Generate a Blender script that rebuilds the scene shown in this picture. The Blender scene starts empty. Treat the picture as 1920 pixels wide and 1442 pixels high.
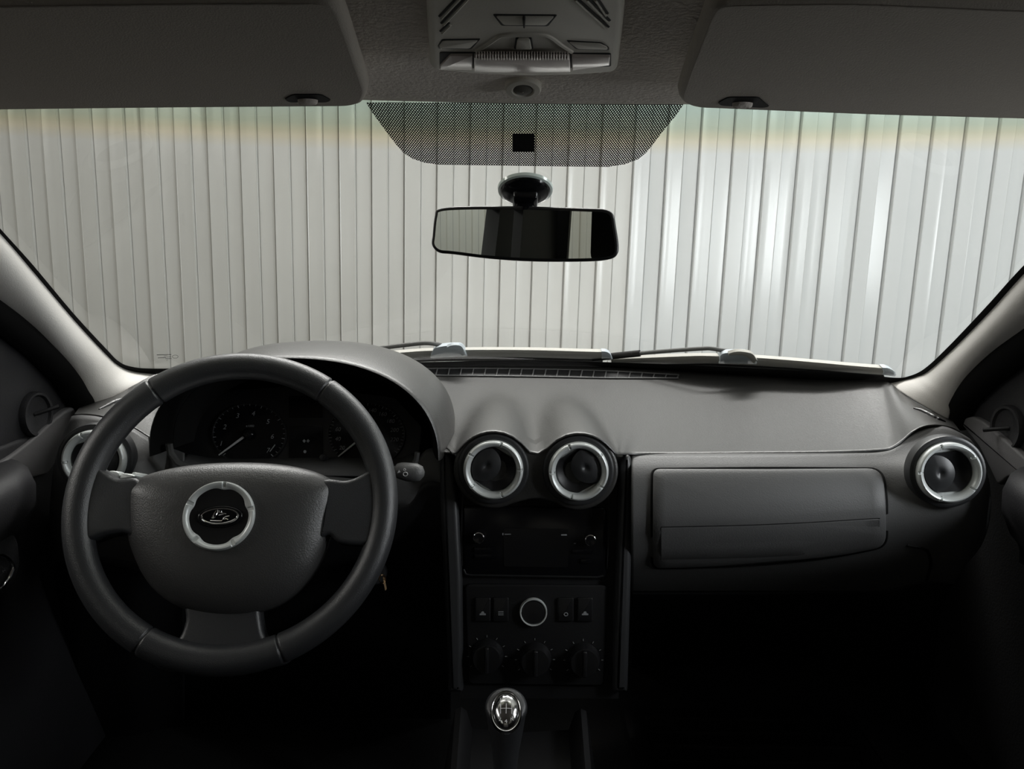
import bpy, bmesh, math, random
import numpy as np
from mathutils import Matrix, Vector
random.seed(7)
S = bpy.context.scene
COL = S.collection

# ---------------------------------------------------------------- camera, sky, lights, exposure
PIT, RHO, FPX = math.radians(10.0), math.radians(0.8), 1400.0
CAM = np.array([0.0, 0.0, 1.2])
FWD = np.array([0, math.cos(PIT), -math.sin(PIT)])
_u0 = np.array([0, math.sin(PIT), math.cos(PIT)]); _r0 = np.array([1.0, 0, 0])
RIGHT = _r0*math.cos(RHO) + _u0*math.sin(RHO)
UP = _u0*math.cos(RHO) - _r0*math.sin(RHO)
cd = bpy.data.cameras.new('camera'); cam = bpy.data.objects.new('camera', cd); COL.objects.link(cam)
cd.sensor_width = 36.0; cd.lens = 36.0*FPX/1920.0; cd.clip_start = 0.01; cd.clip_end = 50
cam.matrix_world = Matrix(((RIGHT[0], UP[0], -FWD[0], CAM[0]), (RIGHT[1], UP[1], -FWD[1], CAM[1]), (RIGHT[2], UP[2], -FWD[2], CAM[2]), (0, 0, 0, 1)))
S.camera = cam
w = bpy.data.worlds.new('night'); S.world = w; w.use_nodes = True
w.node_tree.nodes['Background'].inputs[0].default_value = (0.6, 0.65, 0.7, 1)
w.node_tree.nodes['Background'].inputs[1].default_value = 0.02

def area(name, loc, target, sx, sy, power, col=(1, 1, 1), spread=180):
    L = bpy.data.lights.new(name, 'AREA'); L.shape = 'RECTANGLE'; L.size = sx; L.size_y = sy
    L.energy = power; L.color = col; L.spread = math.radians(spread)
    o = bpy.data.objects.new(name, L); COL.objects.link(o); o.location = loc
    d = Vector(target)-Vector(loc); o.rotation_euler = d.to_track_quat('-Z', 'Y').to_euler(); return o
def spot(name, loc, target, power, ang, blend, rad, col=(1, 1, 1)):
    L = bpy.data.lights.new(name, 'SPOT'); L.energy = power; L.spot_size = math.radians(ang); L.spot_blend = blend
    L.shadow_soft_size = rad; L.color = col
    o = bpy.data.objects.new(name, L); COL.objects.link(o); o.location = loc
    d = Vector(target)-Vector(loc); o.rotation_euler = d.to_track_quat('-Z', 'Y').to_euler(); return o
area('unseen_garage_light', (-0.3, 1.3, 2.9), (-0.1, 3.0, 1.0), 2.6, 0.25, 7, (1.0, 0.985, 0.96))
area('unseen_garage_light', (0.05, 2.5, 2.9), (0.0, 1.1, 0.9), 3.0, 0.25, 30, (1.0, 0.985, 0.97), 95)  # unseen fill added over the bonnet to brighten dash and pillars
area('unseen_garage_light', (-2.55, -3.7, 2.6), (-2.65, -5.0, 1.1), 0.9, 0.2, 13, (0.97, 1.0, 0.98))  # unseen, added to brighten the back wall corner shown in the mirror
area('unseen_garage_light', (-0.6, -3.6, 2.9), (-1.0, -5, 1.0), 1.4, 0.25, 7, (1.0, 0.90, 0.62))  # unseen warm light added for the mirrored part of the back wall
area('unseen_garage_light', (2.55, 0.9, 2.3), (0.2, 1.2, 0.9), 2.2, 0.25, 22, (0.95, 0.98, 1.0))
area('unseen_garage_light', (-2.6, 0.4, 2.3), (0.3, 0.95, 0.9), 2.2, 0.25, 20, (1.0, 0.98, 0.93))  # unseen side fill added to brighten the right pillar and dash end
area('garage_strip_lamp', (1.33, 0.3, 1.32), (1.33, 3.1, 1.32), 0.16, 0.85, 18, (0.93, 0.97, 1.0))
area('garage_strip_lamp', (2.10, 0.3, 1.36), (2.10, 3.1, 1.36), 0.16, 0.75, 19, (0.93, 0.97, 1.0))
area('headliner_fill_light', (0.1, 2.75, 0.66), (0.1, 0.7, 1.36), 1.2, 0.2, 5.5, (1.0, 0.98, 0.95))  # unseen low fill added ahead of the car to brighten the headliner
S.view_settings.view_transform = 'Standard'; S.view_settings.look = 'None'
S.view_settings.gamma = 1.0; S.view_settings.use_curve_mapping = False
S.view_settings.exposure = 0.0

# ---------------------------------------------------------------- geometry helpers
def A(*v): return np.array(v, float)
def unit(v): v = np.asarray(v, float); return v/np.linalg.norm(v)
def ray(px, py): return FWD + (px-960.0)/FPX*RIGHT + (721.0-py)/FPX*UP
def P(px, py, Y):                       # the point of the place seen at (px,py) that stands Y metres ahead
    d = ray(px, py); return CAM + d*(Y/d[1])
def onplane(px, py, o, n):
    d = ray(px, py); return CAM + d*(np.dot(np.asarray(o)-CAM, n)/np.dot(d, n))
def crv(x, xs, ys):                     # smooth 1-D interpolation
    xs = np.asarray(xs, float); ys = np.asarray(ys, float)
    x = min(max(x, xs[0]), xs[-1]); i = int(min(max(np.searchsorted(xs, x)-1, 0), len(xs)-2))
    m = np.gradient(ys, xs, axis=0); h = xs[i+1]-xs[i]; t = (x-xs[i])/h
    return (2*t**3-3*t*t+1)*ys[i]+(t**3-2*t*t+t)*h*m[i]+(-2*t**3+3*t*t)*ys[i+1]+(t**3-t*t)*h*m[i+1]
def resample(pts, n, closed=False):     # Catmull-Rom through points, n samples
    p = [np.asarray(q, float) for q in pts]
    if closed: p = [p[-1]]+p+[p[0], p[1]]
    else: p = [2*p[0]-p[1]]+p+[2*p[-1]-p[-2]]
    m = len(p)-3; out = []
    for k in range(n):
        s = k*m/n if closed else k*m/(n-1.0)
        i = min(int(s), m-1); t = s-i; a, b, c, d = p[i:i+4]
        out.append(0.5*((2*b)+(c-a)*t+(2*a-5*b+4*c-d)*t*t+(3*b-a-3*c+d)*t**3))
    return out
def sm(t): t = min(max(t, 0.0), 1.0); return t*t*(3-2*t)

class G:                                # a little mesh collector
    def __init__(s): s.v = []; s.f = []
    def add(s, v, f):
        o = len(s.v); s.v += [tuple(map(float, q)) for q in v]; s.f += [tuple(i+o for i in q) for q in f]; return s
    def grid(s, rows, closed_u=False, closed_v=False):
        nv, nu = len(rows), len(rows[0]); f = []
        for j in range(nv if closed_v else nv-1):
            for i in range(nu if closed_u else nu-1):
                a, b = j*nu+i, j*nu+(i+1) % nu; c, d = ((j+1) % nv)*nu+(i+1) % nu, ((j+1) % nv)*nu+i
                f.append((a, b, c, d))
        return s.add([q for r in rows for q in r], f)
    def loft(s, loops, cap0=True, cap1=True):
        n = len(loops[0]); o = len(s.v); s.grid(loops, closed_u=True)
        if cap0: s.f.append(tuple(range(o, o+n))[::-1])
        if cap1: k = o+n*(len(loops)-1); s.f.append(tuple(range(k, k+n)))
        return s
    def tube(s, pts, r, n=10, closed=False, sq=1.0, cap=True):
        pts = [np.asarray(p, float) for p in pts]; m = len(pts)
        rr = r if hasattr(r, '__len__') else [r]*m; loops = []; ref = None
        for i, p in enumerate(pts):
            a = pts[(i-1) % m] if (closed or i > 0) else p; b = pts[(i+1) % m] if (closed or i < m-1) else p
            t = unit(b-a)
            if ref is None:
                ref = A(0, 0, 1) if abs(t[2]) < 0.9 else A(1, 0, 0)
            u = unit(ref-t*np.dot(ref, t)); v = np.cross(t, u); ref = u
            loops.append([p+rr[i]*(math.cos(k*2*math.pi/n)*u*sq+math.sin(k*2*math.pi/n)*v) for k in range(n)])
        if closed: return s.grid(loops, closed_u=True, closed_v=True)
        return s.loft(loops, cap, cap)
    def lathe(s, prof, fr, n=48, cap0=False, cap1=False):
        loops = [[fr.w(r*math.cos(k*2*math.pi/n), r*math.sin(k*2*math.pi/n), z) for k in range(n)] for r, z in prof]
        return s.loft(loops, cap0, cap1)
    def prism(s, outline, fr, z0, z1, bev=0.0, nb=3):
        o = [np.asarray(q, float)[:2] for q in outline]; loops = [[fr.w(x, y, z0) for x, y in o]]
        if bev <= 0: loops.append([fr.w(x, y, z1) for x, y in o])
        else:
            for k in range(nb+1):
                a = k/nb*math.pi/2; q = inset(o, bev*(1-math.cos(a)))
                loops.append([fr.w(x, y, z1-bev+bev*math.sin(a)) for x, y in q])
        return s.loft(loops)
def inset(o, d):
    n = len(o); ar = sum(o[i][0]*o[(i+1) % n][1]-o[(i+1) % n][0]*o[i][1] for i in range(n)); sg = 1 if ar > 0 else -1
    out = []
    for i in range(n):
        a, b, c = o[i-1], o[i], o[(i+1) % n]; e1 = b-a; e2 = c-b
        n1 = np.array([-e1[1], e1[0]])/(np.linalg.norm(e1)+1e-12)*sg; n2 = np.array([-e2[1], e2[0]])/(np.linalg.norm(e2)+1e-12)*sg
        m = n1+n2; m = m/max(np.dot(m, m)/2, 0.4); out.append(b+d*m)
    return out
class Fr:                               # a local frame: origin, x axis, y axis, normal
    def __init__(s, o, ux, n):
        s.o = np.asarray(o, float); s.n = unit(n); ux = np.asarray(ux, float); s.ux = unit(ux-s.n*np.dot(ux, s.n)); s.uy = np.cross(s.n, s.ux)
    def w(s, x, y, z=0.0): return s.o+x*s.ux+y*s.uy+z*s.n
    def px(s, a, b, h=0.0):             # photo pixel on the plane raised by h -> local x,y
        q = onplane(a, b, s.o+h*s.n, s.n)-s.o; return np.array([np.dot(q, s.ux), np.dot(q, s.uy)])
    def pxs(s, pts, h=0.0): return [s.px(a, b, h) for a, b in pts]
    def up(s, h): f = Fr(s.o+h*s.n, s.ux, s.n); return f
def circle(r, n=32, c=(0, 0)): return [np.array([c[0]+r*math.cos(k*2*math.pi/n), c[1]+r*math.sin(k*2*math.pi/n)]) for k in range(n)]
def rrect(wd, h, r, n=5, c=(0, 0)):
    out = []
    for sx, sy, a0 in ((1, 1, 0), (-1, 1, 90), (-1, -1, 180), (1, -1, 270)):
        for k in range(n+1):
            a = math.radians(a0+90*k/n); out.append(np.array([c[0]+sx*(wd/2-r)+r*math.cos(a), c[1]+sy*(h/2-r)+r*math.sin(a)]))
    return out
def rpoly(pts, r, n=4):                 # polygon with rounded corners (r: one radius or one per corner)
    out = []; m = len(pts); pts = [np.asarray(p, float) for p in pts]
    for i in range(m):
        a, b, c = pts[i-1], pts[i], pts[(i+1) % m]; ri = r[i] if hasattr(r, '__len__') else r
        la, lc = np.linalg.norm(a-b), np.linalg.norm(c-b); d = min(ri, la*0.49, lc*0.49); p0 = b+(a-b)/la*d; p1 = b+(c-b)/lc*d
        for k in range(n+1):
            t = k/n; out.append((1-t)**2*p0+2*t*(1-t)*b+t*t*p1)
    return out

WP = {}
def link(name, g, mat, parent=None, smooth=40, local=False, fix=True):
    me = bpy.data.meshes.new(name); org = A(0, 0, 0)
    if parent is not None and not local: org = WP.get(parent.name, A(0, 0, 0))
    me.from_pydata([tuple(np.array(v)-org) for v in g.v], [], g.f); me.update()
    if fix:
        bm = bmesh.new(); bm.from_mesh(me); bmesh.ops.recalc_face_normals(bm, faces=bm.faces); bm.to_mesh(me); bm.free()
    if smooth:
        me.polygons.foreach_set('use_smooth', [True]*len(me.polygons)); me.set_sharp_from_angle(angle=math.radians(smooth))
    me.materials.append(mat)
    o = bpy.data.objects.new(name, me); COL.objects.link(o)
    if parent is not None: o.parent = parent
    WP[o.name] = org
    return o
def tag(o, label=None, cat=None, group=None, kind=None):
    for k, v in (('label', label), ('category', cat), ('group', group), ('kind', kind)):
        if v: o[k] = v
    return o
def thing(name, label, cat, loc=(0, 0, 0), group=None, kind=None):
    o = bpy.data.objects.new(name, None); COL.objects.link(o); o.location = tuple(map(float, loc)); o.empty_display_size = 0.02
    WP[o.name] = A(*loc); tag(o, label, cat, group, kind); return o
def solid(o, t, off=-1):
    m = o.modifiers.new('thickness', 'SOLIDIFY'); m.thickness = t; m.offset = off; return o
_txt = {}
def text_geo(g, s, fr, x, y, size, h=0.0, slant=0.0, align='CENTER'):
    if s not in _txt:
        c = bpy.data.curves.new('t', 'FONT'); c.body = s; c.size = 1.0; c.align_x = align; c.align_y = 'CENTER'; c.resolution_u = 3
        o = bpy.data.objects.new('t', c); COL.objects.link(o); bpy.context.view_layer.update()
        me = bpy.data.meshes.new_from_object(o); _txt[s] = ([tuple(v.co) for v in me.vertices], [tuple(p.vertices) for p in me.polygons])
        bpy.data.objects.remove(o); bpy.data.curves.remove(c); bpy.data.meshes.remove(me)
    v, f = _txt[s]; g.add([fr.w(x+(a+slant*b)*size, y+b*size, h) for a, b, _ in v], f)

# ---------------------------------------------------------------- materials
def mat(name, col, rough=0.5, metal=0.0, spec=0.5, bump=None, bstr=0.2, vary=0.0, vscale=8, coat=0.0, emit=None, bdist=0.001, det=3):
    m = bpy.data.materials.new(name); m.use_nodes = True; nt = m.node_tree; b = nt.nodes['Principled BSDF']
    b.inputs['Base Color'].default_value = (*col, 1); b.inputs['Roughness'].default_value = rough; b.inputs['Metallic'].default_value = metal
    b.inputs['Specular IOR Level'].default_value = spec; b.inputs['Coat Weight'].default_value = coat
    tc = nt.nodes.new('ShaderNodeTexCoord')
    if bump:
        n = nt.nodes.new('ShaderNodeTexNoise'); n.inputs['Scale'].default_value = bump; n.inputs['Detail'].default_value = det
        nt.links.new(tc.outputs['Object'], n.inputs['Vector'])
        k = nt.nodes.new('ShaderNodeBump'); k.inputs['Strength'].default_value = bstr; k.inputs['Distance'].default_value = bdist
        nt.links.new(n.outputs[0], k.inputs['Height']); nt.links.new(k.outputs[0], b.inputs['Normal'])
    if vary:
        n2 = nt.nodes.new('ShaderNodeTexNoise'); n2.inputs['Scale'].default_value = vscale; n2.inputs['Detail'].default_value = 4
        nt.links.new(tc.outputs['Object'], n2.inputs['Vector'])
        mx = nt.nodes.new('ShaderNodeMixRGB'); mx.inputs[1].default_value = (*[c*(1-vary) for c in col], 1); mx.inputs[2].default_value = (*[min(1, c*(1+vary)) for c in col], 1)
        nt.links.new(n2.outputs[0], mx.inputs[0]); nt.links.new(mx.outputs[0], b.inputs['Base Color'])
    if emit:
        b.inputs['Emission Color'].default_value = (*emit[:3], 1); b.inputs['Emission Strength'].default_value = emit[3]
    return m
M = {}
M['pad'] = mat('dash_grained_plastic', (0.036, 0.0352, 0.0335), 0.40, spec=0.85, bump=420, bstr=0.35, vary=0.06, vscale=30)
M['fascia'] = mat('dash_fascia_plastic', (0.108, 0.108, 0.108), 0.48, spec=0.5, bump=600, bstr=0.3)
M['dark'] = mat('dark_and_shaded_plastic', (0.012, 0.012, 0.013), 0.55, spec=0.3, bump=500, bstr=0.2)
M['black'] = mat('smooth_black_plastic', (0.012, 0.012, 0.013), 0.32, spec=0.5)
M['gloss'] = mat('gloss_black_plastic', (0.006, 0.006, 0.007), 0.15, spec=0.3)
M['matte'] = mat('matte_black_rubber_and_shade', (0.006, 0.006, 0.006), 0.8, spec=0.2)
M['leather'] = mat('black_leather', (0.036, 0.0375, 0.041), 0.38, spec=0.9, bump=900, bstr=0.35)
M['airbag'] = mat('airbag_cover_plastic', (0.052, 0.0515, 0.0515), 0.38, spec=0.9, bump=700, bstr=0.4)
M['silver'] = mat('satin_silver_plastic', (0.72, 0.75, 0.74), 0.36, metal=0.25, spec=0.5)
M['chrome'] = mat('chrome', (0.85, 0.85, 0.87), 0.08, metal=1.0)
M['pillar'] = mat('light_grey_trim_plastic', (0.80, 0.775, 0.74), 0.55, spec=0.4, bump=500, bstr=0.25)
M['liner'] = mat('headliner_fabric', (0.76, 0.70, 0.645), 0.95, spec=0.1, bump=260, bstr=0.6, vary=0.12, vscale=120, bdist=0.002)
M['visor'] = mat('visor_vinyl', (0.42, 0.385, 0.34), 0.85, spec=0.15, bump=700, bstr=0.3, vary=0.05, vscale=200)
M['lamp'] = mat('lamp_housing_plastic', (0.66, 0.63, 0.56), 0.6, spec=0.3, bump=500, bstr=0.1)
M['lampdark'] = mat('lamp_slot_plastic', (0.03, 0.03, 0.028), 0.7, spec=0.3)
M['lens'] = mat('lamp_lens_plastic', (0.60, 0.53, 0.49), 0.25, spec=0.5)
M['door'] = mat('door_plastic', (0.024, 0.0235, 0.026), 0.55, spec=0.4, bump=500, bstr=0.3)
M['doorlight'] = mat('door_shelf_plastic', (0.15, 0.146, 0.15), 0.6, spec=0.4, bump=500, bstr=0.3)
M['wall'] = mat('painted_steel_sheet', (0.66, 0.655, 0.63), 0.22, spec=0.5, vary=0.015, vscale=3)
M['wall_cool'] = mat('painted_steel_sheet_cooler', (0.68, 0.69, 0.685), 0.22, spec=0.5, vary=0.015, vscale=3)
M['groove'] = mat('seam_sealant', (0.40, 0.39, 0.36), 0.6, spec=0.3)
M['concrete'] = mat('concrete', (0.30, 0.29, 0.27), 0.85, spec=0.2, vary=0.2, vscale=5)
M['vent'] = mat('vent_flap_plastic', (0.030, 0.031, 0.033), 0.4, spec=0.6)
M['lampgrey'] = mat('microphone_grille_plastic', (0.13, 0.125, 0.11), 0.7, spec=0.3)
M['carpet'] = mat('car_carpet', (0.02, 0.02, 0.02), 0.95, spec=0.1, bump=300, bstr=0.6)
M['paint'] = mat('bounce_white_paint', (0.80, 0.80, 0.79), 0.3, spec=0.5)  # made white so the unseen bonnet bounces light up to the headliner
M['grey_strip'] = mat('wiper_grey_plastic', (0.55, 0.535, 0.49), 0.5, spec=0.4)
M['blue_grey'] = mat('wiper_connector_plastic', (0.58, 0.64, 0.69), 0.4, spec=0.5)
M['rubber'] = mat('wiper_rubber', (0.012, 0.011, 0.010), 0.7, spec=0.3)
M['arm'] = mat('wiper_arm_metal', (0.10, 0.10, 0.095), 0.4, spec=0.4)
M['print'] = mat('white_print', (0.62, 0.62, 0.62), 0.6)
M['greyprint'] = mat('grey_print', (0.30, 0.31, 0.32), 0.6)
M['ink'] = mat('black_ink', (0.03, 0.03, 0.025), 0.8)
M['brass'] = mat('brass_key_metal', (0.75, 0.52, 0.30), 0.3, metal=1.0)
M['mirrorglass'] = mat('mirror_silvering', (0.80, 0.84, 0.80), 0.0, metal=1.0)
M['cup'] = None

def glass_mat(name, tint=(0.94, 0.95, 0.93), band=None):
    m = bpy.data.materials.new(name); m.use_nodes = True; nt = m.node_tree; nt.nodes.clear()
    out = nt.nodes.new('ShaderNodeOutputMaterial'); mix = nt.nodes.new('ShaderNodeMixShader'); tr = nt.nodes.new('ShaderNodeBsdfTransparent')
    gl = nt.nodes.new('ShaderNodeBsdfGlossy'); gl.inputs['Roughness'].default_value = 0.0
    fr = nt.nodes.new('ShaderNodeFresnel'); ge = nt.nodes.new('ShaderNodeNewGeometry'); io = nt.nodes.new('ShaderNodeMapRange')
    io.inputs['To Min'].default_value = 1.36; io.inputs['To Max'].default_value = 1/1.36   # the same reflectance from either side of the sheet
    nt.links.new(ge.outputs['Backfacing'], io.inputs['Value']); nt.links.new(io.outputs[0], fr.inputs['IOR'])
    tr.inputs[0].default_value = (*tint, 1)
    if band:
        tc = nt.nodes.new('ShaderNodeTexCoord'); sp = nt.nodes.new('ShaderNodeSeparateXYZ'); mr = nt.nodes.new('ShaderNodeMapRange'); cr = nt.nodes.new('ShaderNodeValToRGB')
        nt.links.new(tc.outputs['Object'], sp.inputs[0]); nt.links.new(sp.outputs['Z'], mr.inputs['Value'])
        mr.inputs['From Min'].default_value = band[0]; mr.inputs['From Max'].default_value = band[1]
        e = cr.color_ramp.elements; e[0].position = 0.0; e[0].color = (*tint, 1); e[1].position = 1.0; e[1].color = (0.62, 0.74, 0.66, 1)
        for p_, c_ in ((0.30, (0.93, 0.87, 0.70)), (0.44, (0.78, 0.76, 0.58)), (0.62, (0.64, 0.70, 0.57))):
            q = e.new(p_); q.color = (*c_, 1)
        nt.links.new(mr.outputs[0], cr.inputs[0]); nt.links.new(cr.outputs[0], tr.inputs[0])
    nt.links.new(fr.outputs[0], mix.inputs[0]); nt.links.new(tr.outputs[0], mix.inputs[1]); nt.links.new(gl.outputs[0], mix.inputs[2])
    nt.links.new(mix.outputs[0], out.inputs[0]); return m

# ---------------------------------------------------------------- windscreen surface (curved, raked)
WB_Y, WH_Y = 1.52, 0.80
WB_Z = P(980, 688, WB_Y)[2]; WH_Z = P(980, 196, WH_Y)[2]
def wsurf(x, t): return A(x, WB_Y+(WH_Y-WB_Y)*t-(0.50-0.25*t)*x*x, WB_Z+(WH_Z-WB_Z)*t)
def W(px, py, off=0.0):
    d = ray(px, py); lo, hi = 0.3, 3.0
    for _ in range(60):
        m = (lo+hi)/2; p = CAM+d*m; t = (p[2]-WB_Z)/(WH_Z-WB_Z)
        if p[1] < wsurf(p[0], t)[1]: lo = m
        else: hi = m
    return CAM+d*(lo+off)

# ================================================================ GARAGE
def garage():
    zt, tilt = 3.0, math.tan(RHO)
    root = thing('wall_front', 'white profiled steel garage wall beyond the windscreen', None, (0, 3.1, 0), kind='structure')
    yw, dep, pitch = 3.1, 0.013, 0.1309
    x0 = P(1315, 215, yw)[0]; zref = P(1315, 215, yw)[2]
    def col(x, z): return x+(z-zref)*tilt
    rnd = random.Random(3)
    for k in range(-28, 20):
        xs = x0+k*pitch; tw = rnd.uniform(-0.0006, 0.0006); tw2 = rnd.uniform(-0.0006, 0.0006)
        if k in (1, 4): tw = -0.0030                     # a few flats of the sheet sit askew
        if k in (-2, -1, 5): tw2 = -0.0024
        prof = [(0.0030, 0.006), (0.0034, -0.004), (0.0058, -dep), (0.0075, -dep-0.0012), (0.010, -dep-tw), (0.038, -dep), (0.0655, -dep+tw), (0.0668, -dep-0.0006), (0.0680, -dep+0.004), (0.0694, 0.0034), (0.0710, 0.0034), (0.0716, -0.0006), (0.0735, -tw2), (0.10, 0.0), (pitch-0.003, tw2), (pitch-0.0009, 0.0003), (pitch-0.0003, 0.006)]
        g = G(); g.grid([[(col(xs+a, z), yw+b, z) for a, b in prof] for z in (0.0, 0.7, 1.2, 1.7, 2.3, zt)])
        g.grid([[(col(xs+a, z), yw+0.0068, z) for a in (0, pitch)] for z in (0.0, zt)])
        link('panel', g, M['wall'] if k < -2 else M['wall_cool'], root, smooth=25, fix=False)
    # the other faces of the garage, the same profile in coarser ribs
    def ribs(name, label, p0, p1, inn, mt):
        o = thing(name, label, None, p0, kind='structure'); p0 = A(*p0); p1 = A(*p1); n = int(np.linalg.norm(p1-p0)/pitch); t = unit(p1-p0); inn = A(*inn)
        for k in range(n):
            q = p0+t*pitch*k; g = G()
            pr = [(0, 0), (0.008, dep), (0.064, dep), (0.072, 0), (pitch-0.001, 0)]
            g.grid([[q+t*a+inn*b+A(0, 0, z) for a, b in pr] for z in (0, zt)])
            link('panel', g, mt, o, smooth=0, fix=False)
    ribs('wall_left', 'profiled steel garage wall on the driver side', (-2.95, -5, 0), (-2.95, 3.1, 0), (1, 0, 0), M['wall'])
    ribs('wall_right', 'profiled steel garage wall on the passenger side', (2.95, -5, 0), (2.95, 3.1, 0), (-1, 0, 0), M['wall'])
    ribs('wall_back', 'profiled steel garage wall behind the car', (-2.95, -5, 0), (2.95, -5, 0), (0, 1, 0), M['wall'])
    fr = Fr((0.1, -0.95, -0.1), (1, 0, 0), (0, 0, 1))
    tag(link('floor', G().prism(rrect(6.2, 8.7, 0.01, 1), fr, 0, 0.1), M['concrete'], smooth=0), 'grey concrete garage floor', kind='structure')
    fr = Fr((0.1, -0.95, zt), (1, 0, 0), (0, 0, 1))
    tag(link('ceiling', G().prism(rrect(6.2, 8.7, 0.01, 1), fr, 0, 0.1), M['wall'], smooth=0), 'pale garage roof over the car', kind='structure')
garage()

# ================================================================ CAR SHELL
ZH = WH_Z
def liner_z(Y):                          # height of the headliner above a point Y metres ahead
    return crv(Y, [-2.0, -1.0, -0.2, 0.3, 0.6, 0.8], [ZH+0.02, ZH+0.055, ZH+0.062, ZH+0.048, ZH+0.022, ZH-0.002])
def shell():
    # headliner with its rolled front edge along the windscreen header
    rows = []
    for Y in list(np.linspace(-2.0, 0.70, 28))+[0.73, 0.755, 0.775, 0.79]:
        row = []
        for x in np.linspace(-0.72, 0.72, 41):
            f = min(1, max(0, (Y-0.3)/0.5)); yy = Y-f*0.25*x*x
            row.append((x, yy, liner_z(Y)-0.005*(abs(x)/0.72)**4))
        rows.append(row)
    for dy, dz in ((0.006, 0.006), (0.006, 0.02)):
        rows.append([(a, b+dy, c+dz) for a, b, c in rows[-1]])
    o = tag(link('ceiling', G().grid(rows), M['liner'], smooth=60), 'grey fabric headliner above the windscreen', kind='structure'); solid(o, 0.008, 1)
    # windscreen
    g = G(); rows = []
    for t in np.linspace(-0.03, 1.03, 24): rows.append([wsurf(x, t) for x in np.linspace(-0.76, 0.76, 41)])
    g.grid(rows)
    z_lo, z_hi = W(980, 288)[2], W(980, 205)[2]
    o = tag(link('window_1', g, glass_mat('windscreen_glass', band=(z_lo, z_hi)), smooth=60), 'curved laminated windscreen with a green shade band', kind='structure')
    win = o
    # black ceramic border printed on the glass: along the base and up both pillars
    def strip(a, b, off, name, m, n=60):
        A_ = resample([W(*p, off=off) for p in a], n); B_ = resample([W(*p, off=off) for p in b], n)
        return solid(link(name, G().grid([A_, B_]), m, win, smooth=60), 0.0006)
    top = [(-330, 90), (-120, 292), (0, 428), (62, 497), (140, 590), (200, 655), (222, 677), (245, 687), (290, 691), (420, 689), (640, 684), (750, 680), (980, 676), (1200, 681), (1400, 690), (1600, 700), (1675, 708), (1705, 705), (1735, 690), (1780, 648), (1850, 574), (1920, 497), (2100, 318), (2300, 110)]
    bot = [(-360, 120), (-140, 320), (-6, 450), (52, 518), (132, 610), (192, 672), (216, 694), (245, 704), (290, 708), (420, 706), (640, 702), (750, 699), (980, 696), (1200, 700), (1400, 708), (1600, 720), (1675, 726), (1712, 722), (1748, 704), (1796, 664), (1868, 592), (1940, 516), (2120, 340), (2330, 135)]
    strip(top, bot, -0.003, 'frit_border', M['matte'], 160)
    # dotted shade patch behind the mirror
    dm = bpy.data.materials.new('dotted_black_print'); dm.use_nodes = True; nt = dm.node_tree; nt.nodes.clear(); N = nt.nodes.new; Lk = nt.links.new
    out = N('ShaderNodeOutputMaterial'); mx = N('ShaderNodeMixShader'); tr = N('ShaderNodeBsdfTransparent'); df = N('ShaderNodeBsdfDiffuse'); df.inputs[0].default_value = (0.012, 0.012, 0.013, 1)
    uv = N('ShaderNodeUVMap'); 
    def mth(op, a, b=None):
        n = N('ShaderNodeMath'); n.operation = op
        for i, v in enumerate((a, b)):
            if v is None: continue
            if isinstance(v, (int, float)): n.inputs[i].default_value = v
            else: Lk(v, n.inputs[i])
        return n.outputs[0]
    sx = N('ShaderNodeSeparateXYZ'); Lk(uv.outputs[0], sx.inputs[0]); X, Yv = sx.outputs[0], sx.outputs[1]
    pa, pb = 0.0028, 0.0028
    def dots(ox, oy):
        a = mth('SUBTRACT', mth('FRACT', mth('ADD', mth('DIVIDE', X, pa), ox)), 0.5); b = mth('SUBTRACT', mth('FRACT', mth('ADD', mth('DIVIDE', Yv, pb*1.732), oy)), 0.5)
        b = mth('MULTIPLY', b, pb*1.732/pa)
        return mth('SQRT', mth('ADD', mth('MULTIPLY', a, a), mth('MULTIPLY', b, b)))
    d = mth('MINIMUM', dots(0.0, 0.0), dots(0.5, 0.5)); hole = mth('LESS_THAN', d, 0.275)
    Lk(hole, mx.inputs[0]); Lk(df.outputs[0], mx.inputs[1]); Lk(tr.outputs[0], mx.inputs[2]); Lk(mx.outputs[0], out.inputs[0])
    L_ = [(686, 192), (700, 214), (728, 252), (745, 274), (757, 287), (772, 297), (795, 305), (825, 309)]
    R_ = [(1284, 192), (1268, 216), (1240, 250), (1225, 270), (1212, 286), (1196, 299), (1172, 308), (1140, 313)]
    rows = []
    for (a, b) in zip(L_, R_):
        rows.append([W(a[0]+(b[0]-a[0])*s, a[1]+(b[1]-a[1])*s, -0.004) for s in np.linspace(0, 1, 30)])
    o = link('dotted_shade_print', G().grid(rows), dm, win, smooth=60, fix=False)
    o.data.uv_layers.new(name='UVMap'); uvl = o.data.uv_layers[0].data
    for lp in o.data.loops:
        c = o.data.vertices[lp.vertex_index].co; uvl[lp.index].uv = (c.x, (c.z-WB_Z)/(WH_Z-WB_Z)*math.hypot(WB_Y-WH_Y, WH_Z-WB_Z))
    q = [(961, 251), (1002, 251), (1002, 285), (961, 285)]
    o = solid(link('sensor_patch', G().add([W(a, b, -0.006) for a, b in q], [(0, 1, 2, 3)]), M['matte'], win, smooth=0), 0.0006)
    # small etched maker's marks in the lower left corner of the glass (illegible dashes)
    g = G()
    for a, b, c, h in ((294, 665, 321, 1.0), (307, 667.4, 313, 0.6), (296, 670.6, 312, 0.9), (313, 669.4, 321, 0.6), (310, 672.4, 322, 0.7), (312, 675.4, 314.5, 0.6)):
        g.add([W(a, b, -0.005), W(c, b-0.6, -0.005), W(c, b-0.6+h, -0.005), W(a, b+h, -0.005)], [(0, 1, 2, 3)])
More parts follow.
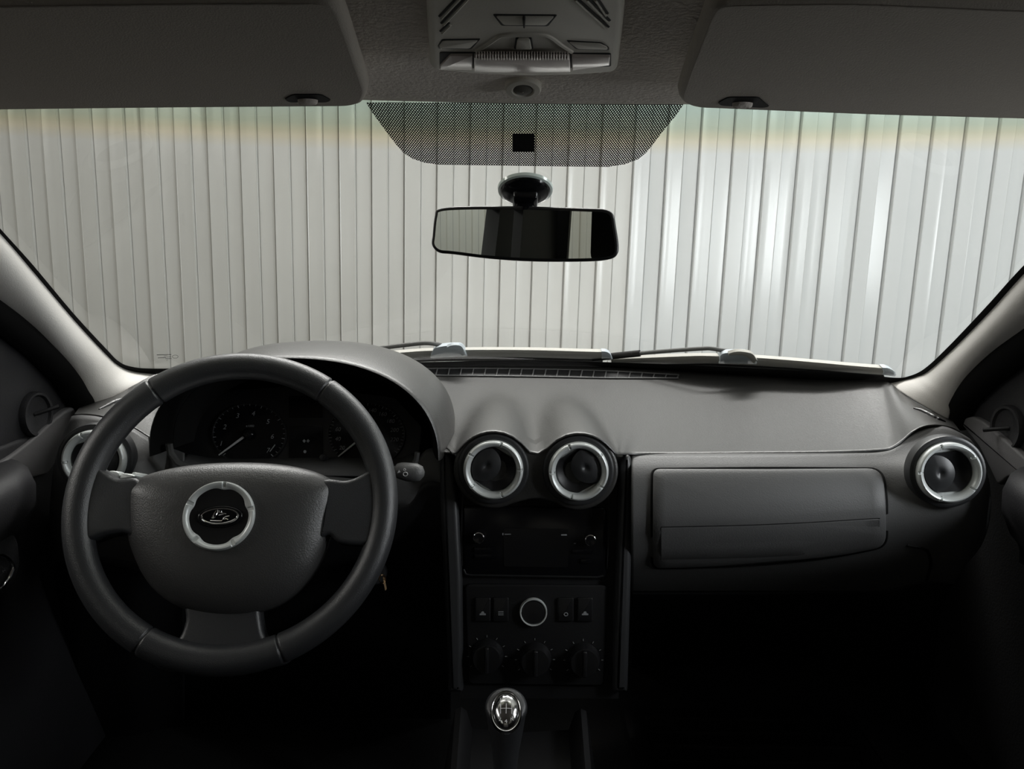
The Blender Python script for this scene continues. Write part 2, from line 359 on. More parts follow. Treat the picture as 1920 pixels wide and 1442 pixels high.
    g.tube([W(328.5+5.5*math.cos(k*math.pi/10), 668.8+3*math.sin(k*math.pi/10), -0.005) for k in range(20)], 0.0003, 5, closed=True)
    tag(link('etched_mark', g, M['ink'], win, smooth=0), kind='stuff')

    # A-pillar trims
    def pillar(name, label, inn, outp, xo, n=64):
        I = resample([W(*p, off=-0.004) for p in inn], n)
        O = resample([onplane(a, b, (xo, 0, 0), A(1, 0, 0)) for a, b in outp], n)
        rows = []
        for s in np.linspace(0, 1, 15):
            row = []
            for a, b in zip(I, O):
                q = a*(1-s)+b*s; bul = 0.036*math.sin(math.pi*s**0.8)**0.8
                nn = unit(A(-np.sign(xo)*0.45, -0.85, 0.1)); row.append(q+nn*bul)
            rows.append(row)
        edge = [a+A(-np.sign(xo)*-0.006, 0.012, 0.0) for a in I]
        o = tag(link(name, G().grid([edge]+rows), M['pillar'], smooth=60), label, kind='structure'); solid(o, 0.003, 0); return o
    pillar('trim_1', 'light grey plastic trim of the left windscreen pillar',
           [(-560, -87), (-350, 105), (-130, 306), (0, 441), (60, 510), (138, 602), (197, 665), (222, 687), (250, 698), (292, 703)],
           [(-690, 195), (-420, 330), (-140, 470), (0, 570), (62, 618), (112, 668), (140, 705), (158, 738), (166, 752), (171, 766)], -0.672)
    pillar('trim_2', 'light grey plastic trim of the right windscreen pillar',
           [(2520, -76), (2320, 122), (2110, 328), (1930, 506), (1860, 583), (1788, 656), (1742, 697), (1718, 708), (1695, 714), (1668, 720)],
           [(2650, 182), (2390, 330), (2110, 490), (1930, 618), (1860, 668), (1822, 705), (1802, 735), (1790, 758), (1786, 772), (1782, 788)], 0.696)
shell()

# ================================================================ DASHBOARD
dash = thing('dashboard', 'dark grey grained plastic dashboard spanning the car under the windscreen', 'dashboard', (0, 1.2, 0.75))
FEDGE = [(140, 776, 1.07), (168, 776, 1.07), (205, 783, 1.06), (250, 800, 1.05), (290, 824, 1.03), (340, 846, 1.02), (560, 848, 1.02), (815, 847, 1.013), (850, 849, 0.994), (875, 849, 0.987), (1003, 849, 0.987), (1140, 849, 0.987), (1165, 849, 1.005), (1195, 849, 1.028), (1280, 849, 1.034), (1400, 848, 1.034), (1520, 847, 1.034), (1600, 845, 1.034), (1655, 842, 1.034), (1672, 838, 1.036), (1690, 826, 1.042), (1710, 809, 1.05), (1733, 798, 1.056), (1760, 796, 1.062), (1785, 801, 1.07), (1800, 808, 1.08)]
BEDGE = [(150, 762, 1.165), (171, 756, 1.165), (215, 742, 1.18), (255, 720, 1.21), (300, 700, 1.26), (380, 697, 1.34), (560, 692, 1.42), (700, 689, 1.46), (800, 687, 1.475), (980, 686, 1.49), (1130, 688, 1.485), (1240, 692, 1.465), (1340, 697, 1.44), (1440, 702, 1.40), (1530, 706, 1.36), (1600, 711, 1.31), (1625, 713, 1.29), (1650, 715, 1.275), (1668, 718, 1.255), (1690, 735, 1.225), (1715, 752, 1.195), (1750, 772, 1.17), (1784, 786, 1.165)]
VL, VR = P(925, 881, 0.985), P(1085, 884, 0.985)
def pad():
    F_, B_ = resample(FEDGE, 220), resample(BEDGE, 220); rows = []
    def pt(s, t):
        f, b = F_[s], B_[s]; q = f*(1-t)+b*t
        p = P(q[0], q[1], q[2])
        hs = [0.0]                        # the two air vent nacelles swell smoothly out of the top
        for c in (VL, VR):
            k = min(1, max(0, (p[1]-0.985)/0.38)); r = 0.0545+0.006*k; zc = c[2]-0.026*k**1.5; dx = abs(p[0]-c[0])
            if dx < r: hs.append(zc+math.sqrt(r*r-dx*dx)-p[2])
        if len(hs) > 1 or True:
            kk = 0.0042; hs = [max(h, -0.05) for h in hs]; p[2] += kk*math.log(sum(math.exp(h/kk) for h in hs))
        return p
    for t in list(np.linspace(0, 1, 60)): rows.append([pt(s, t) for s in range(220)])
    lip = [[p+A(0, dy, dz) for p in rows[0]] for dy, dz in ((-0.001, -0.0008), (-0.0012, -0.0022), (0.0005, -0.0032), (0.004, -0.004), (0.03, -0.006))]
    back = [[p+A(0, 0.02, -0.03) for p in rows[-1]]]
    g = G().grid(lip[::-1]+rows+back); hx0, hx1 = P(284, 830, 0.985)[0], P(816, 842, 0.985)[0]
    def under_hood(q):                   # the pad stops under the instrument hood
        c = np.mean([g.v[i] for i in q], axis=0); return hx0 < c[0] < hx1 and c[1] < 1.17
    g.f = [q for q in g.f if not under_hood(q)]
    link('upper_pad', g, M['pad'], dash, smooth=55)
    # defroster grille: a long slim tray with one slat after another, laid in the pad
    def onpad(px, py, h=0.0):
        best = None
        for f_, b_ in zip(F_, B_):
            t = (f_[1]-py)/(f_[1]-b_[1]); x = f_[0]*(1-t)+b_[0]*t
            if best is None or abs(x-px) < best[0]: best = (abs(x-px), f_[2]*(1-t)+b_[2]*t)
        return P(px, py, best[1])+A(0, -0.2, 1)*h
    def edge(x):
        return (crv(x, [742, 800, 1010, 1150, 1268], [693.5, 693, 694, 698, 704.5]), crv(x, [742, 800, 1010, 1140, 1268], [705, 705.5, 708, 710.5, 711]))
    for pl in ([(1713, 766), (1726, 770), (1742, 778), (1758, 786), (1772, 791)], [(186, 768), (198, 763), (212, 756), (224, 751), (234, 747)]):
        link('side_demister', G().tube([onpad(a, b, 0.0006) for a, b in resample(pl, 20)], [0.0012+0.0022*math.sin(math.pi*i/19.0) for i in range(20)], 8), M['black'], dash)
    xs = np.linspace(742, 1272, 60)
    gr = link('defroster_grille', G().grid([[onpad(x, edge(x)[0]-0.5, 0.0008) for x in xs], [onpad(x, sum(edge(x))/2, 0.0008) for x in xs], [onpad(x, edge(x)[1]+0.5, 0.0008) for x in xs]]), M['dark'], dash, smooth=60)
    for k in range(24):
        x = 751+22.6*k; a, b = edge(x)
        link('slat', G().tube([onpad(x+1.5, a, 0.002), onpad(x-1.5, b, 0.002)], 0.0013, 4), M['fascia'], gr, smooth=0)
    for sgn in (0, 1):
        link('grille_edge', G().tube([onpad(x, edge(x)[sgn], 0.002) for x in xs], 0.0014, 6), M['fascia'], gr)
pad()

def fY(px, py):                          # distance of the passenger fascia, a barrel that turns under at the bottom
    y = crv(py, [795, 850, 875, 910, 950, 985, 1020, 1060, 1100, 1150, 1250], [1.07, 1.030, 1.006, 0.986, 0.973, 0.969, 0.976, 0.996, 1.035, 1.11, 1.28])
    y -= 0.018*math.exp(-(((px-1778)/88)**2+((py-884)/95)**2)*1.0)
    if px > 1800: y += 0.10*((px-1800)/60.0)**2
    return y
def fascia():
    rows = []; tops = [(a, b+3) for a, b, _ in FEDGE]; n = 150
    for v in np.linspace(0, 1, 90):
        row = []
        for s in np.linspace(0, 1, n):
            yb = 849+(1250-849)*v; rb = crv(yb, [849, 880, 930, 980, 1030, 1090, 1150, 1250], [1822, 1846, 1858, 1855, 1840, 1800, 1770, 1750])
            px = 1184+(rb-1184)*s
            tp = crv(px, [1184, 1400, 1600, 1655, 1672, 1690, 1710, 1733, 1760, 1785, 1800, 1860], [852, 851, 848, 845, 841, 829, 812, 801, 799, 804, 811, 850])
            py = tp+(1250-tp)*v; p = P(px, py, fY(px, py))
            if v == 0: p = p+A(0, 0.004, 0.0)
            row.append(p)
        rows.append(row)
    rows += [[p+A(0, 0.06, -0.03) for p in rows[-1]], [p+A(0, 0.25, -0.03) for p in rows[-1]]]
    nb_ = 58
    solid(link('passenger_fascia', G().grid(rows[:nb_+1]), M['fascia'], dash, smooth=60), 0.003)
    solid(link('passenger_fascia_shaded', G().grid(rows[nb_:]), M['dark'], dash, smooth=60), 0.003)  # same fascia further down, coloured dark to paint the shade there
    # glovebox lid: a slightly proud curved panel with its own shut line
    out = rpoly([(1222, 878), (1440, 877), (1655, 877), (1664, 930), (1664, 1026), (1560, 1047), (1420, 1060), (1300, 1066), (1222, 1067), (1221, 960)], [14, 200, 30, 60, 24, 60, 60, 60, 16, 60], 6)
    ctr = np.array([1440.0, 968.0])
    def lid(outline, offs, name, m, parent):
        rows = []
        for sc, off in offs:
            rows.append([P(*q, fY(*q)+off) for q in [ctr+(p-ctr)*sc if sc < 0.9 else p+(ctr-p)/np.linalg.norm(ctr-p)*(1-sc)*300 for p in outline]])
        g = G(); g.grid(rows, closed_u=True); g.f.append(tuple(range(len(g.v)-len(outline), len(g.v)))); return link(name, g, m, parent, smooth=60)
    lidobj = lid(out, [(0.988, 0.002), (0.9905, -0.0045), (0.984, -0.006)]+[(q, -0.006) for q in np.linspace(0.88, 0.04, 24)], 'glovebox_lid', M['fascia'], dash)
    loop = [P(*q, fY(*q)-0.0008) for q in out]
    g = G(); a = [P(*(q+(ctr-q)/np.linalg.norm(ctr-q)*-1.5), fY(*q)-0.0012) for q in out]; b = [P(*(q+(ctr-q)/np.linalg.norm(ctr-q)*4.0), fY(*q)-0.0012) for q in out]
    g.grid([a, b], closed_u=True); solid(link('lid_gap_shade', g, M['matte'], dash, smooth=60), 0.001)  # dark band paints the shadow in the shut line, no gasket
    # finger-grip step across the lid and its lower panel
    st = resample([(1240, 989), (1340, 987), (1440, 984), (1540, 979), (1640, 973), (1648, 974)], 40)
    rows = []
    for dy, off in ((0, -0.0055), (0.3, -0.0064), (3.2, -0.0067), (40, -0.0069), (60, -0.0066), (62, -0.003)):
        rows.append([P(x, y+min(dy, dy if x < 1500 else dy*(1-(x-1500)/150*0.33)), fY(x, y+dy)+off) for x, y in st])
    link('grip_panel', G().grid(rows), M['fascia'], lidobj, smooth=30)
    link('grip_seam', G().tube([P(x, y-0.6, fY(x, y)-0.0062) for x, y in st], 0.0006, 6), M['matte'], lidobj)
    # moulded kick panel edge low on the passenger side
    e = resample([(1700, 1022), (1735, 1030), (1744, 1048), (1743, 1066), (1737, 1088)], 24)
    link('kick_panel_edge', G().tube([P(x, y, fY(x, y)+0.0012) for x, y in e], 0.0024, 8), M['dark'], dash)
    # driver side pod round the outer vent
    rows = []
    for v in np.linspace(0, 1, 70):
        row = []
        for s in np.linspace(0, 1, 60):
            yb = 800+(1442-800)*v; lb = crv(yb, [790, 840, 880, 930, 990, 1100, 1442], [140, 112, 101, 95, 92, 100, 130])
            px = lb+(345-lb)*s
            tp = crv(px, [90, 140, 168, 205, 250, 290, 345], [800, 779, 779, 786, 803, 827, 849]); py = tp+(1442-tp)*v
            y = crv(py, [770, 850, 930, 1000, 1100, 1250, 1442], [1.055, 1.005, 0.985, 0.99, 1.02, 1.10, 1.20])
            y -= 0.010*math.exp(-(((px-178)/85)**2+((py-862)/95)**2)); y += 0.035*sm((px-235)/100)
            if px < 150: y += 0.08*((150-px)/55.0)**2
            row.append(P(px, py, y))
        rows.append(row)
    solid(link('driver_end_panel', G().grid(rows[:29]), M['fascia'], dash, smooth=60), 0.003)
    solid(link('driver_panel_shaded', G().grid(rows[28:]), M['dark'], dash, smooth=60), 0.003)  # lower rows of the end panel, shade painted in by darker plastic
    # panel under the instruments and the steering column, running to the centre stack
    rows = []
    for v in np.linspace(0, 1, 50):
        row = []
        for px in np.linspace(318, 845, 70):
            tp = crv(px, [318, 345, 420, 600, 745, 772, 790, 845], [850, 874, 890, 893, 893, 884, 852, 849]); py = tp+(1442-tp)*v
            row.append(P(px, py, crv(py, [845, 900, 980, 1080, 1250, 1442], [1.035, 1.012, 1.015, 1.05, 1.15, 1.30])))
        rows.append(row)
    solid(link('knee_panel_lit', G().grid(rows[:6]), M['fascia'], dash, smooth=60), 0.003)  # one panel in two tones: lit top rows paler, shaded rows painted dark
    solid(link('knee_panel_shaded', G().grid(rows[5:]), M['dark'], dash, smooth=60), 0.003)
fascia()

SF = Fr(P(1003, 1010, 1.0), (1, 0, 0), A(0, -math.cos(math.radians(12)), math.sin(math.radians(12))))   # face of the centre stack
def stack():
    # twin nacelle front: two circles joined with a wavy lower edge
    f = Fr(P(1005, 883, 0.985), (1, 0, 0.004), A(0, -1, 0.08)); f.ux = f.ux
    cl, cr_ = f.px(925, 881), f.px(1085, 884); R = 0.0545; pts = []
    for a in range(50, 305, 8): pts.append(cl+R*np.array([math.cos(math.radians(a)), math.sin(math.radians(a))]))
    pts.append(f.px(1003, 936))
    for a in range(-125, 135, 8): pts.append(cr_+R*np.array([math.cos(math.radians(a)), math.sin(math.radians(a))]))
    pts.append(f.px(1004, 852))
    pts = resample(pts, 160, closed=True)
    link('vent_housing', G().prism(pts, f, -0.07, -0.001, 0.004, 4), M['pad'], dash, smooth=50)
    # side ribs of the stack and the black panel between them
    for pl, nm in (([(824, 848), (838, 846), (848, 853), (853, 875), (858, 930), (866, 1090), (868, 1300), (840, 1300), (832, 1090), (824, 930)], 'l'), ([(1163, 875), (1167, 856), (1176, 851), (1184, 856), (1187, 880), (1187, 960), (1184, 1090), (1178, 1300), (1150, 1300), (1155, 1090), (1160, 960)], 'r')):
        q = SF.pxs(pl, 0.015); q = rpoly(q, 0.004, 3)
        link('stack_rib', G().prism(q, SF, -0.06, 0.015, 0.008, 4), M['vent'], dash, smooth=50)
    link('stack_panel', G().prism(SF.pxs([(846, 905), (1165, 905), (1160, 1310), (862, 1310)], -0.004), SF, -0.09, -0.004), M['dark'], dash, smooth=0)
    for pl in ([(868, 925), (866, 960), (865, 1010), (867, 1062)], [(1141, 930), (1142, 960), (1141, 1010), (1138, 1066)]):
        link('bezel_edge', G().tube([SF.w(*SF.px(a, b, 0.004), 0.004) for a, b in pl], 0.0009, 6), M['black'], dash)
stack()

# ================================================================ AIR VENTS
def vent_meshes():
    f = Fr((0, 0, 0), (1, 0, 0), (0, 0, 1)); out = {}
    g = G(); g.lathe([(0.0408, -0.02), (0.0412, -0.003), (0.0425, -0.0022), (0.0455, -0.0020), (0.0478, -0.0032), (0.0488, -0.006), (0.049, -0.02)], f, 72); out['bezel'] = g
    prof = [(0.0408, -0.004), (0.0406, 0.0008), (0.0399, 0.0038), (0.0387, 0.0060), (0.0371, 0.0068), (0.0353, 0.0060), (0.0336, 0.0042), (0.0323, 0.0022), (0.0314, 0.0), (0.0310, -0.004), (0.0300, -0.0062), (0.0225, -0.0070)]
    loops = []; n = 240
    for r, z in prof:
        lp = []
        for k in range(n):
            a = k*360.0/n; d = min(abs((a-72*j+180) % 360-180) for j in range(5)); zz = z
            if 0.0330 < r < 0.0390 and d < 2.6: zz -= 0.0024
            lp.append(f.w(r*math.cos(math.radians(a)), r*math.sin(math.radians(a)), zz))
        loops.append(lp)
    out['ring'] = G().loft(loops, False, False)
    # barrel: disc cut by two chords, hollow towards the far side; flap direction is +x
    def bound(a):
        r = 0.0302; s = abs(math.sin(a)); return min(r, 0.0268/s) if s > 1e-6 else r
    g = G(); loops = []; n = 96
    for t, z in ((1.0, -0.0075), (1.0, -0.0035), (0.97, -0.0028), (0.92, -0.0035), (0.75, -0.0065), (0.5, -0.009), (0.25, -0.0105), (0.02, -0.011)):
        loops.append([f.w(t*bound(k*2*math.pi/n)*math.cos(k*2*math.pi/n), t*bound(k*2*math.pi/n)*math.sin(k*2*math.pi/n), z) for k in range(n)])
    out['barrel'] = g.loft(loops, False, True)
    cx = 0.0105; g = G(); loops = []
    def fb(a):
        lo, hi = 0.0, 0.06
        for _ in range(40):
            m = (lo+hi)/2; x, y = cx+m*math.cos(a), m*math.sin(a)
            ok = math.hypot(x, y) < 0.0296 and abs(y) < 0.0262 and math.hypot(x-0.0165, y) < 0.0245
            lo, hi = (m, hi) if ok else (lo, m)
        return lo
    B = [fb(k*2*math.pi/n) for k in range(n)]
    for t in (1.0, 1.0, 0.975, 0.93, 0.85, 0.7, 0.55, 0.42, 0.34, 0.26, 0.17, 0.08, 0.01):
        z = -0.0008+0.0038*(1-t**2)-0.0034*math.exp(-(t/0.22)**2)
        loops.append([f.w(cx+t*B[k]*math.cos(k*2*math.pi/n), t*B[k]*math.sin(k*2*math.pi/n), z) for k in range(n)])
    loops[0] = [p-A(0, 0, 0.006) for p in loops[0]]
    out['flap'] = g.loft(loops, False, True); return out
VM = vent_meshes(); _proto = {}
def air_vent(c, nrm, flap, ring, label):
    o = thing('air_vent', label, 'air vent', c, 'round silver-ringed air vents of the dashboard')
    fr = Fr(c, (1, 0, 0), nrm)
    def rot(a):
        u = fr.ux*math.cos(a)+fr.uy*math.sin(a); v = np.cross(fr.n, u)
        return Matrix(((u[0], v[0], fr.n[0], 0), (u[1], v[1], fr.n[1], 0), (u[2], v[2], fr.n[2], 0), (0, 0, 0, 1)))
    for nm, m, a in (('bezel', M['vent'], 0), ('ring', M['silver'], ring), ('barrel', M['black'], flap), ('flap', M['vent'], flap)):
        if nm not in _proto: q = link(nm, VM[nm], m, o, smooth=35, local=True); _proto[nm] = q
        else: q = _proto[nm].copy(); COL.objects.link(q); q.parent = o
        q.matrix_local = rot(math.radians(a))
        if nm == 'ring': q['label'] = 'satin silver notched ring'
    return o
vn = A(0, -1, 0.08)
air_vent(P(925, 881, 0.978), vn, 150, 2, 'round air vent left of the two in the dashboard centre')
air_vent(P(1085, 884, 0.978), vn, 30, 39, 'round air vent right of the two in the dashboard centre, beside the glovebox')
air_vent(P(1779, 886, 0.955), A(-0.12, -1, 0.10), 188, 110, 'round air vent at the passenger end of the dashboard, near the right door')
air_vent(P(177, 862, 0.975), A(0.16, -1, 0.10), 20, 40, 'round air vent at the driver end, half hidden behind the steering wheel rim')

# ================================================================ INSTRUMENTS
def arch(cx, a, zb, h, Y, n=48, p=2.3, ext=0.0):
    out = []
    for k in range(n+1):
        t = math.pi*(1-k/n); c, s = math.cos(t), math.sin(t)
        out.append(A(cx+a*math.copysign(abs(c)**(2/p), c), Y, zb-ext+(h+ext)*abs(s)**(2/p)))
    return out
def instruments():
    o = thing('instrument_cluster', 'hooded instrument cluster with two dials behind the steering wheel', 'instrument cluster', P(570, 860, 1.05))
    zb = P(560, 858, 0.99)[2]
    xr, xl = P(822, 848, 0.985)[0], P(279, 830, 0.985)[0]; cx = (xr+xl)/2; a = (xr-xl)/2
    zt = P(600, 672.5, 0.985)[2]; h = zt-zb
    # hood: inner lip, rounded nose, outer skin running back to the pad
    secs = [arch(cx, a-0.012, zb, h-0.010, 1.03), arch(cx, a-0.006, zb, h-0.005, 1.0), arch(cx, a-0.002, zb, h-0.0015, 0.988), arch(cx, a, zb, h, 0.985), arch(cx+0.0005, a+0.002, zb, h+0.0015, 0.987), arch(cx+0.001, a+0.003, zb, h+0.003, 0.993),
            arch(cx+0.002, a+0.005, zb, h+0.0065, 1.02), arch(cx+0.003, a+0.008, zb, h+0.009, 1.06), arch(cx+0.003, a+0.010, zb, h+0.009, 1.10), arch(cx, a+0.008, zb, h+0.001, 1.18), arch(cx-0.004, a-0.004, zb, h-0.026, 1.28), arch(cx-0.01, a-0.04, zb, h-0.062, 1.36), arch(cx-0.01, a-0.08, zb, 0.01, 1.40)]
    hd = link('hood', G().grid(secs[3:]), M['pad'], o, smooth=60)
    link('hood_lining', G().grid(secs[:4]), M['matte'], hd, smooth=60)
    # dark tunnel from the lip back to the dial plate
    f = Fr(P(570, 815, 1.085), (1, 0, 0), A(0, -math.cos(0.42), math.sin(0.42)))
    e = arch(cx, a-0.0125, zb, h-0.0105, 1.03); b0 = arch(cx, a-0.022, zb-0.005, h-0.034, 1.11)
    link('tunnel', G().grid([e, [p*0.5+q*0.5 for p, q in zip(e, b0)], b0]), M['matte'], o, smooth=60)
    oval = lambda c, rx, ry, n=40: [f.px(c[0]+rx*math.cos(k*2*math.pi/n), c[1]-ry*math.sin(k*2*math.pi/n)) for k in range(n)]
    pl = f.pxs([(318, 845), (330, 780), (380, 735), (560, 722), (740, 745), (790, 800), (784, 850), (768, 886), (640, 888), (500, 890), (360, 884), (328, 868)])
    link('dial_plate', G().prism(rpoly(pl, 0.006, 3), f, -0.02, -0.003), M['black'], o, smooth=0)
    led = [P(x, y, yy) for x, y, yy in ((330, 872, 1.022), (420, 892, 1.022), (600, 893, 1.022), (740, 893, 1.022), (776, 880, 1.022))]
    led2 = [P(x, y, yy) for x, y, yy in ((345, 852, 1.06), (420, 862, 1.06), (600, 860, 1.06), (740, 862, 1.06), (778, 850, 1.06))]
    solid(link('lower_bezel', G().grid([resample(led, 30), resample(led2, 30)]), M['fascia'], o, smooth=60), 0.002)
    link('bezel_end', G().tube([P(x, y, 1.005) for x, y in ((317, 832), (320, 850), (334, 868), (360, 882), (400, 890))], 0.005, 8), M['fascia'], o)
    # right end of the bezel, curling up to the hood
    link('bezel_end', G().tube([P(x, y, 1.0) for x, y in ((744, 889), (770, 880), (781, 862), (783, 848))], 0.004, 8), M['fascia'], o)
    for nm, c, nums, ang in (('tachometer', (467, 814), [('1', 415, 832), ('2', 422, 801), ('3', 446, 780), ('4', 475.5, 776), ('5', 503, 791), ('6', 511, 819), ('7', 503, 845)], None),
                        ('speedometer', (687, 815), [(str(20*(i+1)), 687+54*math.cos(math.radians(213-22.5*i)), 815-46*math.sin(math.radians(213-22.5*i))) for i in range(11)], None)):
        rx, ry = (69, 57) if nm == 'tachometer' else (72, 60)
        d = link(nm, G().prism(oval(c, rx, ry), f, -0.0035, -0.0015), M['gloss'], o, smooth=0)
        C2 = oval(c, rx, ry, 60); g = G(); g.tube([f.w(*q, -0.001) for q in C2], 0.0014, 6, closed=True); link('dial_rim', g, M['black'], d)
        g = G(); t = G()
        for s, x, y in nums:
            q = f.px(x, y); text_geo(g, s, f, q[0], q[1], 0.0105 if len(s) == 1 else 0.0085, 0.0005, 0.15)
        tag(link('numerals', g, M['greyprint'], d, smooth=0), kind='stuff')
        a0, a1, nt = (225, -48, 29) if nm == 'tachometer' else (235, -35, 45)
        for k in range(nt):
            an = math.radians(a0+(a1-a0)*k/(nt-1)); big = k % 4 == 0; r0 = 0.90 if big else 0.93
            p, q = [f.px(c[0]+rx*rr*math.cos(an), c[1]-ry*rr*math.sin(an)) for rr in (r0, 0.985)]
            n2 = unit(np.array([-(q-p)[1], (q-p)[0]]))*(0.0005 if big else 0.0003); v = [f.w(*z, 0.0005) for z in (p-n2, p+n2, q+n2, q-n2)]; t.add(v, [(0, 1, 2, 3)])
        if nm == 'tachometer':
            p, q = f.px(506, 847), f.px(516, 834); n2 = unit(np.array([-(q-p)[1], (q-p)[0]]))*0.0008; t.add([f.w(*z, 0.0006) for z in (p-n2, p+n2, q+n2, q-n2)], [(0, 1, 2, 3)])
            q = f.px(469, 799); text_geo(t, 'x1000', f, q[0], q[1], 0.005, 0.0005)
        tag(link('tick_marks', t, M['greyprint'], d, smooth=0), kind='stuff')
        tip = f.px(412, 854) if nm == 'tachometer' else f.px(635, 857); cc = f.px(*c); n2 = unit(np.array([-(tip-cc)[1], (tip-cc)[0]]))
        link('needle', G().prism([cc-n2*0.0018, tip-n2*0.0007, tip+n2*0.0007, cc+n2*0.0018], f, 0.003, 0.0045), M['print'], d, smooth=0)
        link('needle_hub', G().lathe([(0.008, 0.001), (0.008, 0.006), (0.006, 0.008), (0.0005, 0.0085)], Fr(f.w(*cc), f.ux, f.n), 24), M['gloss'], d)
    for q in ([(541, 742), (604, 742), (604, 783), (541, 783)], [(541, 798), (604, 798), (604, 862), (541, 862)]):
        link('display_window', G().prism(rpoly(f.pxs(q), 0.002, 2), f, -0.004, -0.001), M['gloss'], o, smooth=0)
    g = G()
    for x, y, s in ((570.5, 827, 1), (578, 827, 1)):
        g.add([f.w(*f.px(x+a*3.2, y+b*3.6), 0.0008) for a, b in ((-1, 0), (0, -1), (1, 0), (0, 1))], [(0, 1, 2, 3)])
    g.add([f.w(*q, 0.0008) for q in oval((572, 847), 2.8, 3, 12)], [tuple(range(12))])
    tag(link('warning_symbols', g, M['greyprint'], o, smooth=0), kind='stuff')
    q = Fr(P(608, 859, 1.055), (1, 0, 0), A(0, -1, 0.45)); link('trip_button', G().lathe([(0.005, -0.006), (0.005, 0.008), (0.0042, 0.0095), (0.0004, 0.01)], q, 20), M['black'], o)
instruments()

# ================================================================ STEERING WHEEL
def steering_wheel():
    t, s = 0.442, 0.17; n = A(math.sin(s)*math.cos(t), -math.cos(s)*math.cos(t), math.sin(t))
    c = P(443.2, 948.4, 0.8305); ux = np.cross(A(0, 0, 1), n)*-1; ux = unit(ux); ux = ux if ux[0] > 0 else -ux
    f = Fr(c, ux, n); o = thing('steering_wheel', 'black leather three-spoke steering wheel with silver emblem ring', 'steering wheel', c)
    R, r = 0.1695, 0.0165; seams = [P_ for P_ in (f.px(283, 722), f.px(618, 722), f.px(262, 1213), f.px(530, 1226))]; sa = [math.atan2(q[1], q[0]) for q in seams]
    pts = []; rr = []; N = 220
    angs = sorted([k*2*math.pi/N for k in range(N)]+[q+j*0.0009/R for q in sa for j in (-4, -3, -2, -1, 0.01, 1, 2, 3, 4)], key=lambda q: q % (2*math.pi))
    for a in angs:
        d = min(abs((a-q+math.pi) % (2*math.pi)-math.pi) for q in sa)*R
        pts.append(f.w(R*math.cos(a), R*math.sin(a), 0)); rr.append(r*(1+0.03*math.sin(3*a))-0.0020*math.exp(-(d/0.0013)**2))
    link('rim', G().tube(pts, rr, 24, closed=True), M['leather'], o, smooth=80)
    # spokes, sweeping down from the rim to the hub
    def spoke(name, pl, z0, z1):
        q = resample(f.pxs(pl, z1), 60, closed=True); link(name, G().prism(q, f, z0, z1, 0.006, 4), M['leather'], o, smooth=60)
    spoke('spoke', [(133, 925), (142, 880), (165, 866), (192, 880), (218, 897), (262, 903), (262, 1002), (228, 999), (195, 1003), (160, 1013), (140, 985)], -0.028, 0.010)
    spoke('spoke', [(731, 925), (722, 880), (704, 872), (680, 888), (650, 900), (600, 905), (596, 1000), (618, 1003), (634, 1017), (665, 1022), (700, 1018), (724, 990)], -0.028, 0.010)
    spoke('spoke', [(288, 1248), (312, 1218), (335, 1195), (346, 1165), (352, 1120), (430, 1105), (480, 1118), (488, 1160), (495, 1192), (515, 1216), (540, 1234), (525, 1250), (420, 1264), (330, 1262)], -0.028, 0.002)
    # airbag cover
    out = [(230, 912), (246, 897), (275, 884), (320, 873), (370, 866), (430, 863), (490, 864), (545, 870), (590, 881), (620, 896), (633, 910), (631, 935), (624, 962), (615, 1000), (606, 1030), (588, 1068), (560, 1104), (525, 1132), (480, 1150), (425, 1156), (365, 1150), (318, 1134), (280, 1105), (255, 1070), (238, 1030), (230, 1000), (227, 960), (227, 930)]
    h0 = 0.012; o2 = resample(f.pxs(out, h0), 120, closed=True); cc = f.px(420, 975, h0)
    loops = [[f.w(*q, -0.035) for q in o2], [f.w(*q, -0.006) for q in o2]]
    for tt in (0.997, 0.985, 0.96, 0.92, 0.86, 0.78, 0.66, 0.5, 0.34, 0.18, 0.02):
        hh = -0.006+0.020*math.sqrt(max(0, 1-tt**7))+0.014*(1-tt*tt); loops.append([f.w(*(cc+(q-cc)*tt), hh) for q in o2])
    hub = link('airbag_cover', G().loft(loops), M['airbag'], o, smooth=60)
    # fine moulded lines near both sides of the cover
    for pl in ([(252, 906), (254, 940), (262, 990), (280, 1040), (306, 1085), (340, 1118)], [(606, 903), (598, 945), (588, 985), (572, 1040), (545, 1085), (505, 1118)]):
        pass
    # silver ring, its inner edge with five lobes, and the black dish with the oval emblem
    ec = Fr(f.w(*f.px(410.5, 967, 0.030), 0.030), f.ux, f.n+0.0*f.uy); K = 0.0385
    loops = []; n_ = 200
    for rf, z in ((1.0, -0.010), (1.0, 0.0), (0.985, 0.0022), (0.955, 0.0036), (0.915, 0.0034), (0.875, 0.0022), (0.835, 0.0002), (0.805, -0.0022), (0.785, -0.005)):
        lp = []
        for k in range(n_):
            a = k*2*math.pi/n_; lob = max(math.exp(-(((math.degrees(a)-b+180) % 360-180)/12.0)**2) for b in (83, 156, 226, 302, 20)); q = rf
            if rf < 0.88: q = rf-0.09*lob*(0.88-rf)/0.095
            dn = min(abs((math.degrees(a)-b+180) % 360-180) for b in (82, 154, 226, 298, 10)); zz = z-(0.0018 if (dn < 3.0 and 0.85 < rf < 0.97) else 0)
            lp.append(ec.w(K*q*math.cos(a), K*q*math.sin(a), zz))
        loops.append(lp)
    rg = link('emblem_ring', G().loft(loops, False, False), M['silver'], o, smooth=40); rg['label'] = 'satin silver ring with five inner lobes'
    link('emblem_dish', G().lathe([(0.0325, -0.0008), (0.028, -0.0012), (0.020, -0.0018), (0.001, -0.0018)], ec, 60), M['black'], o)
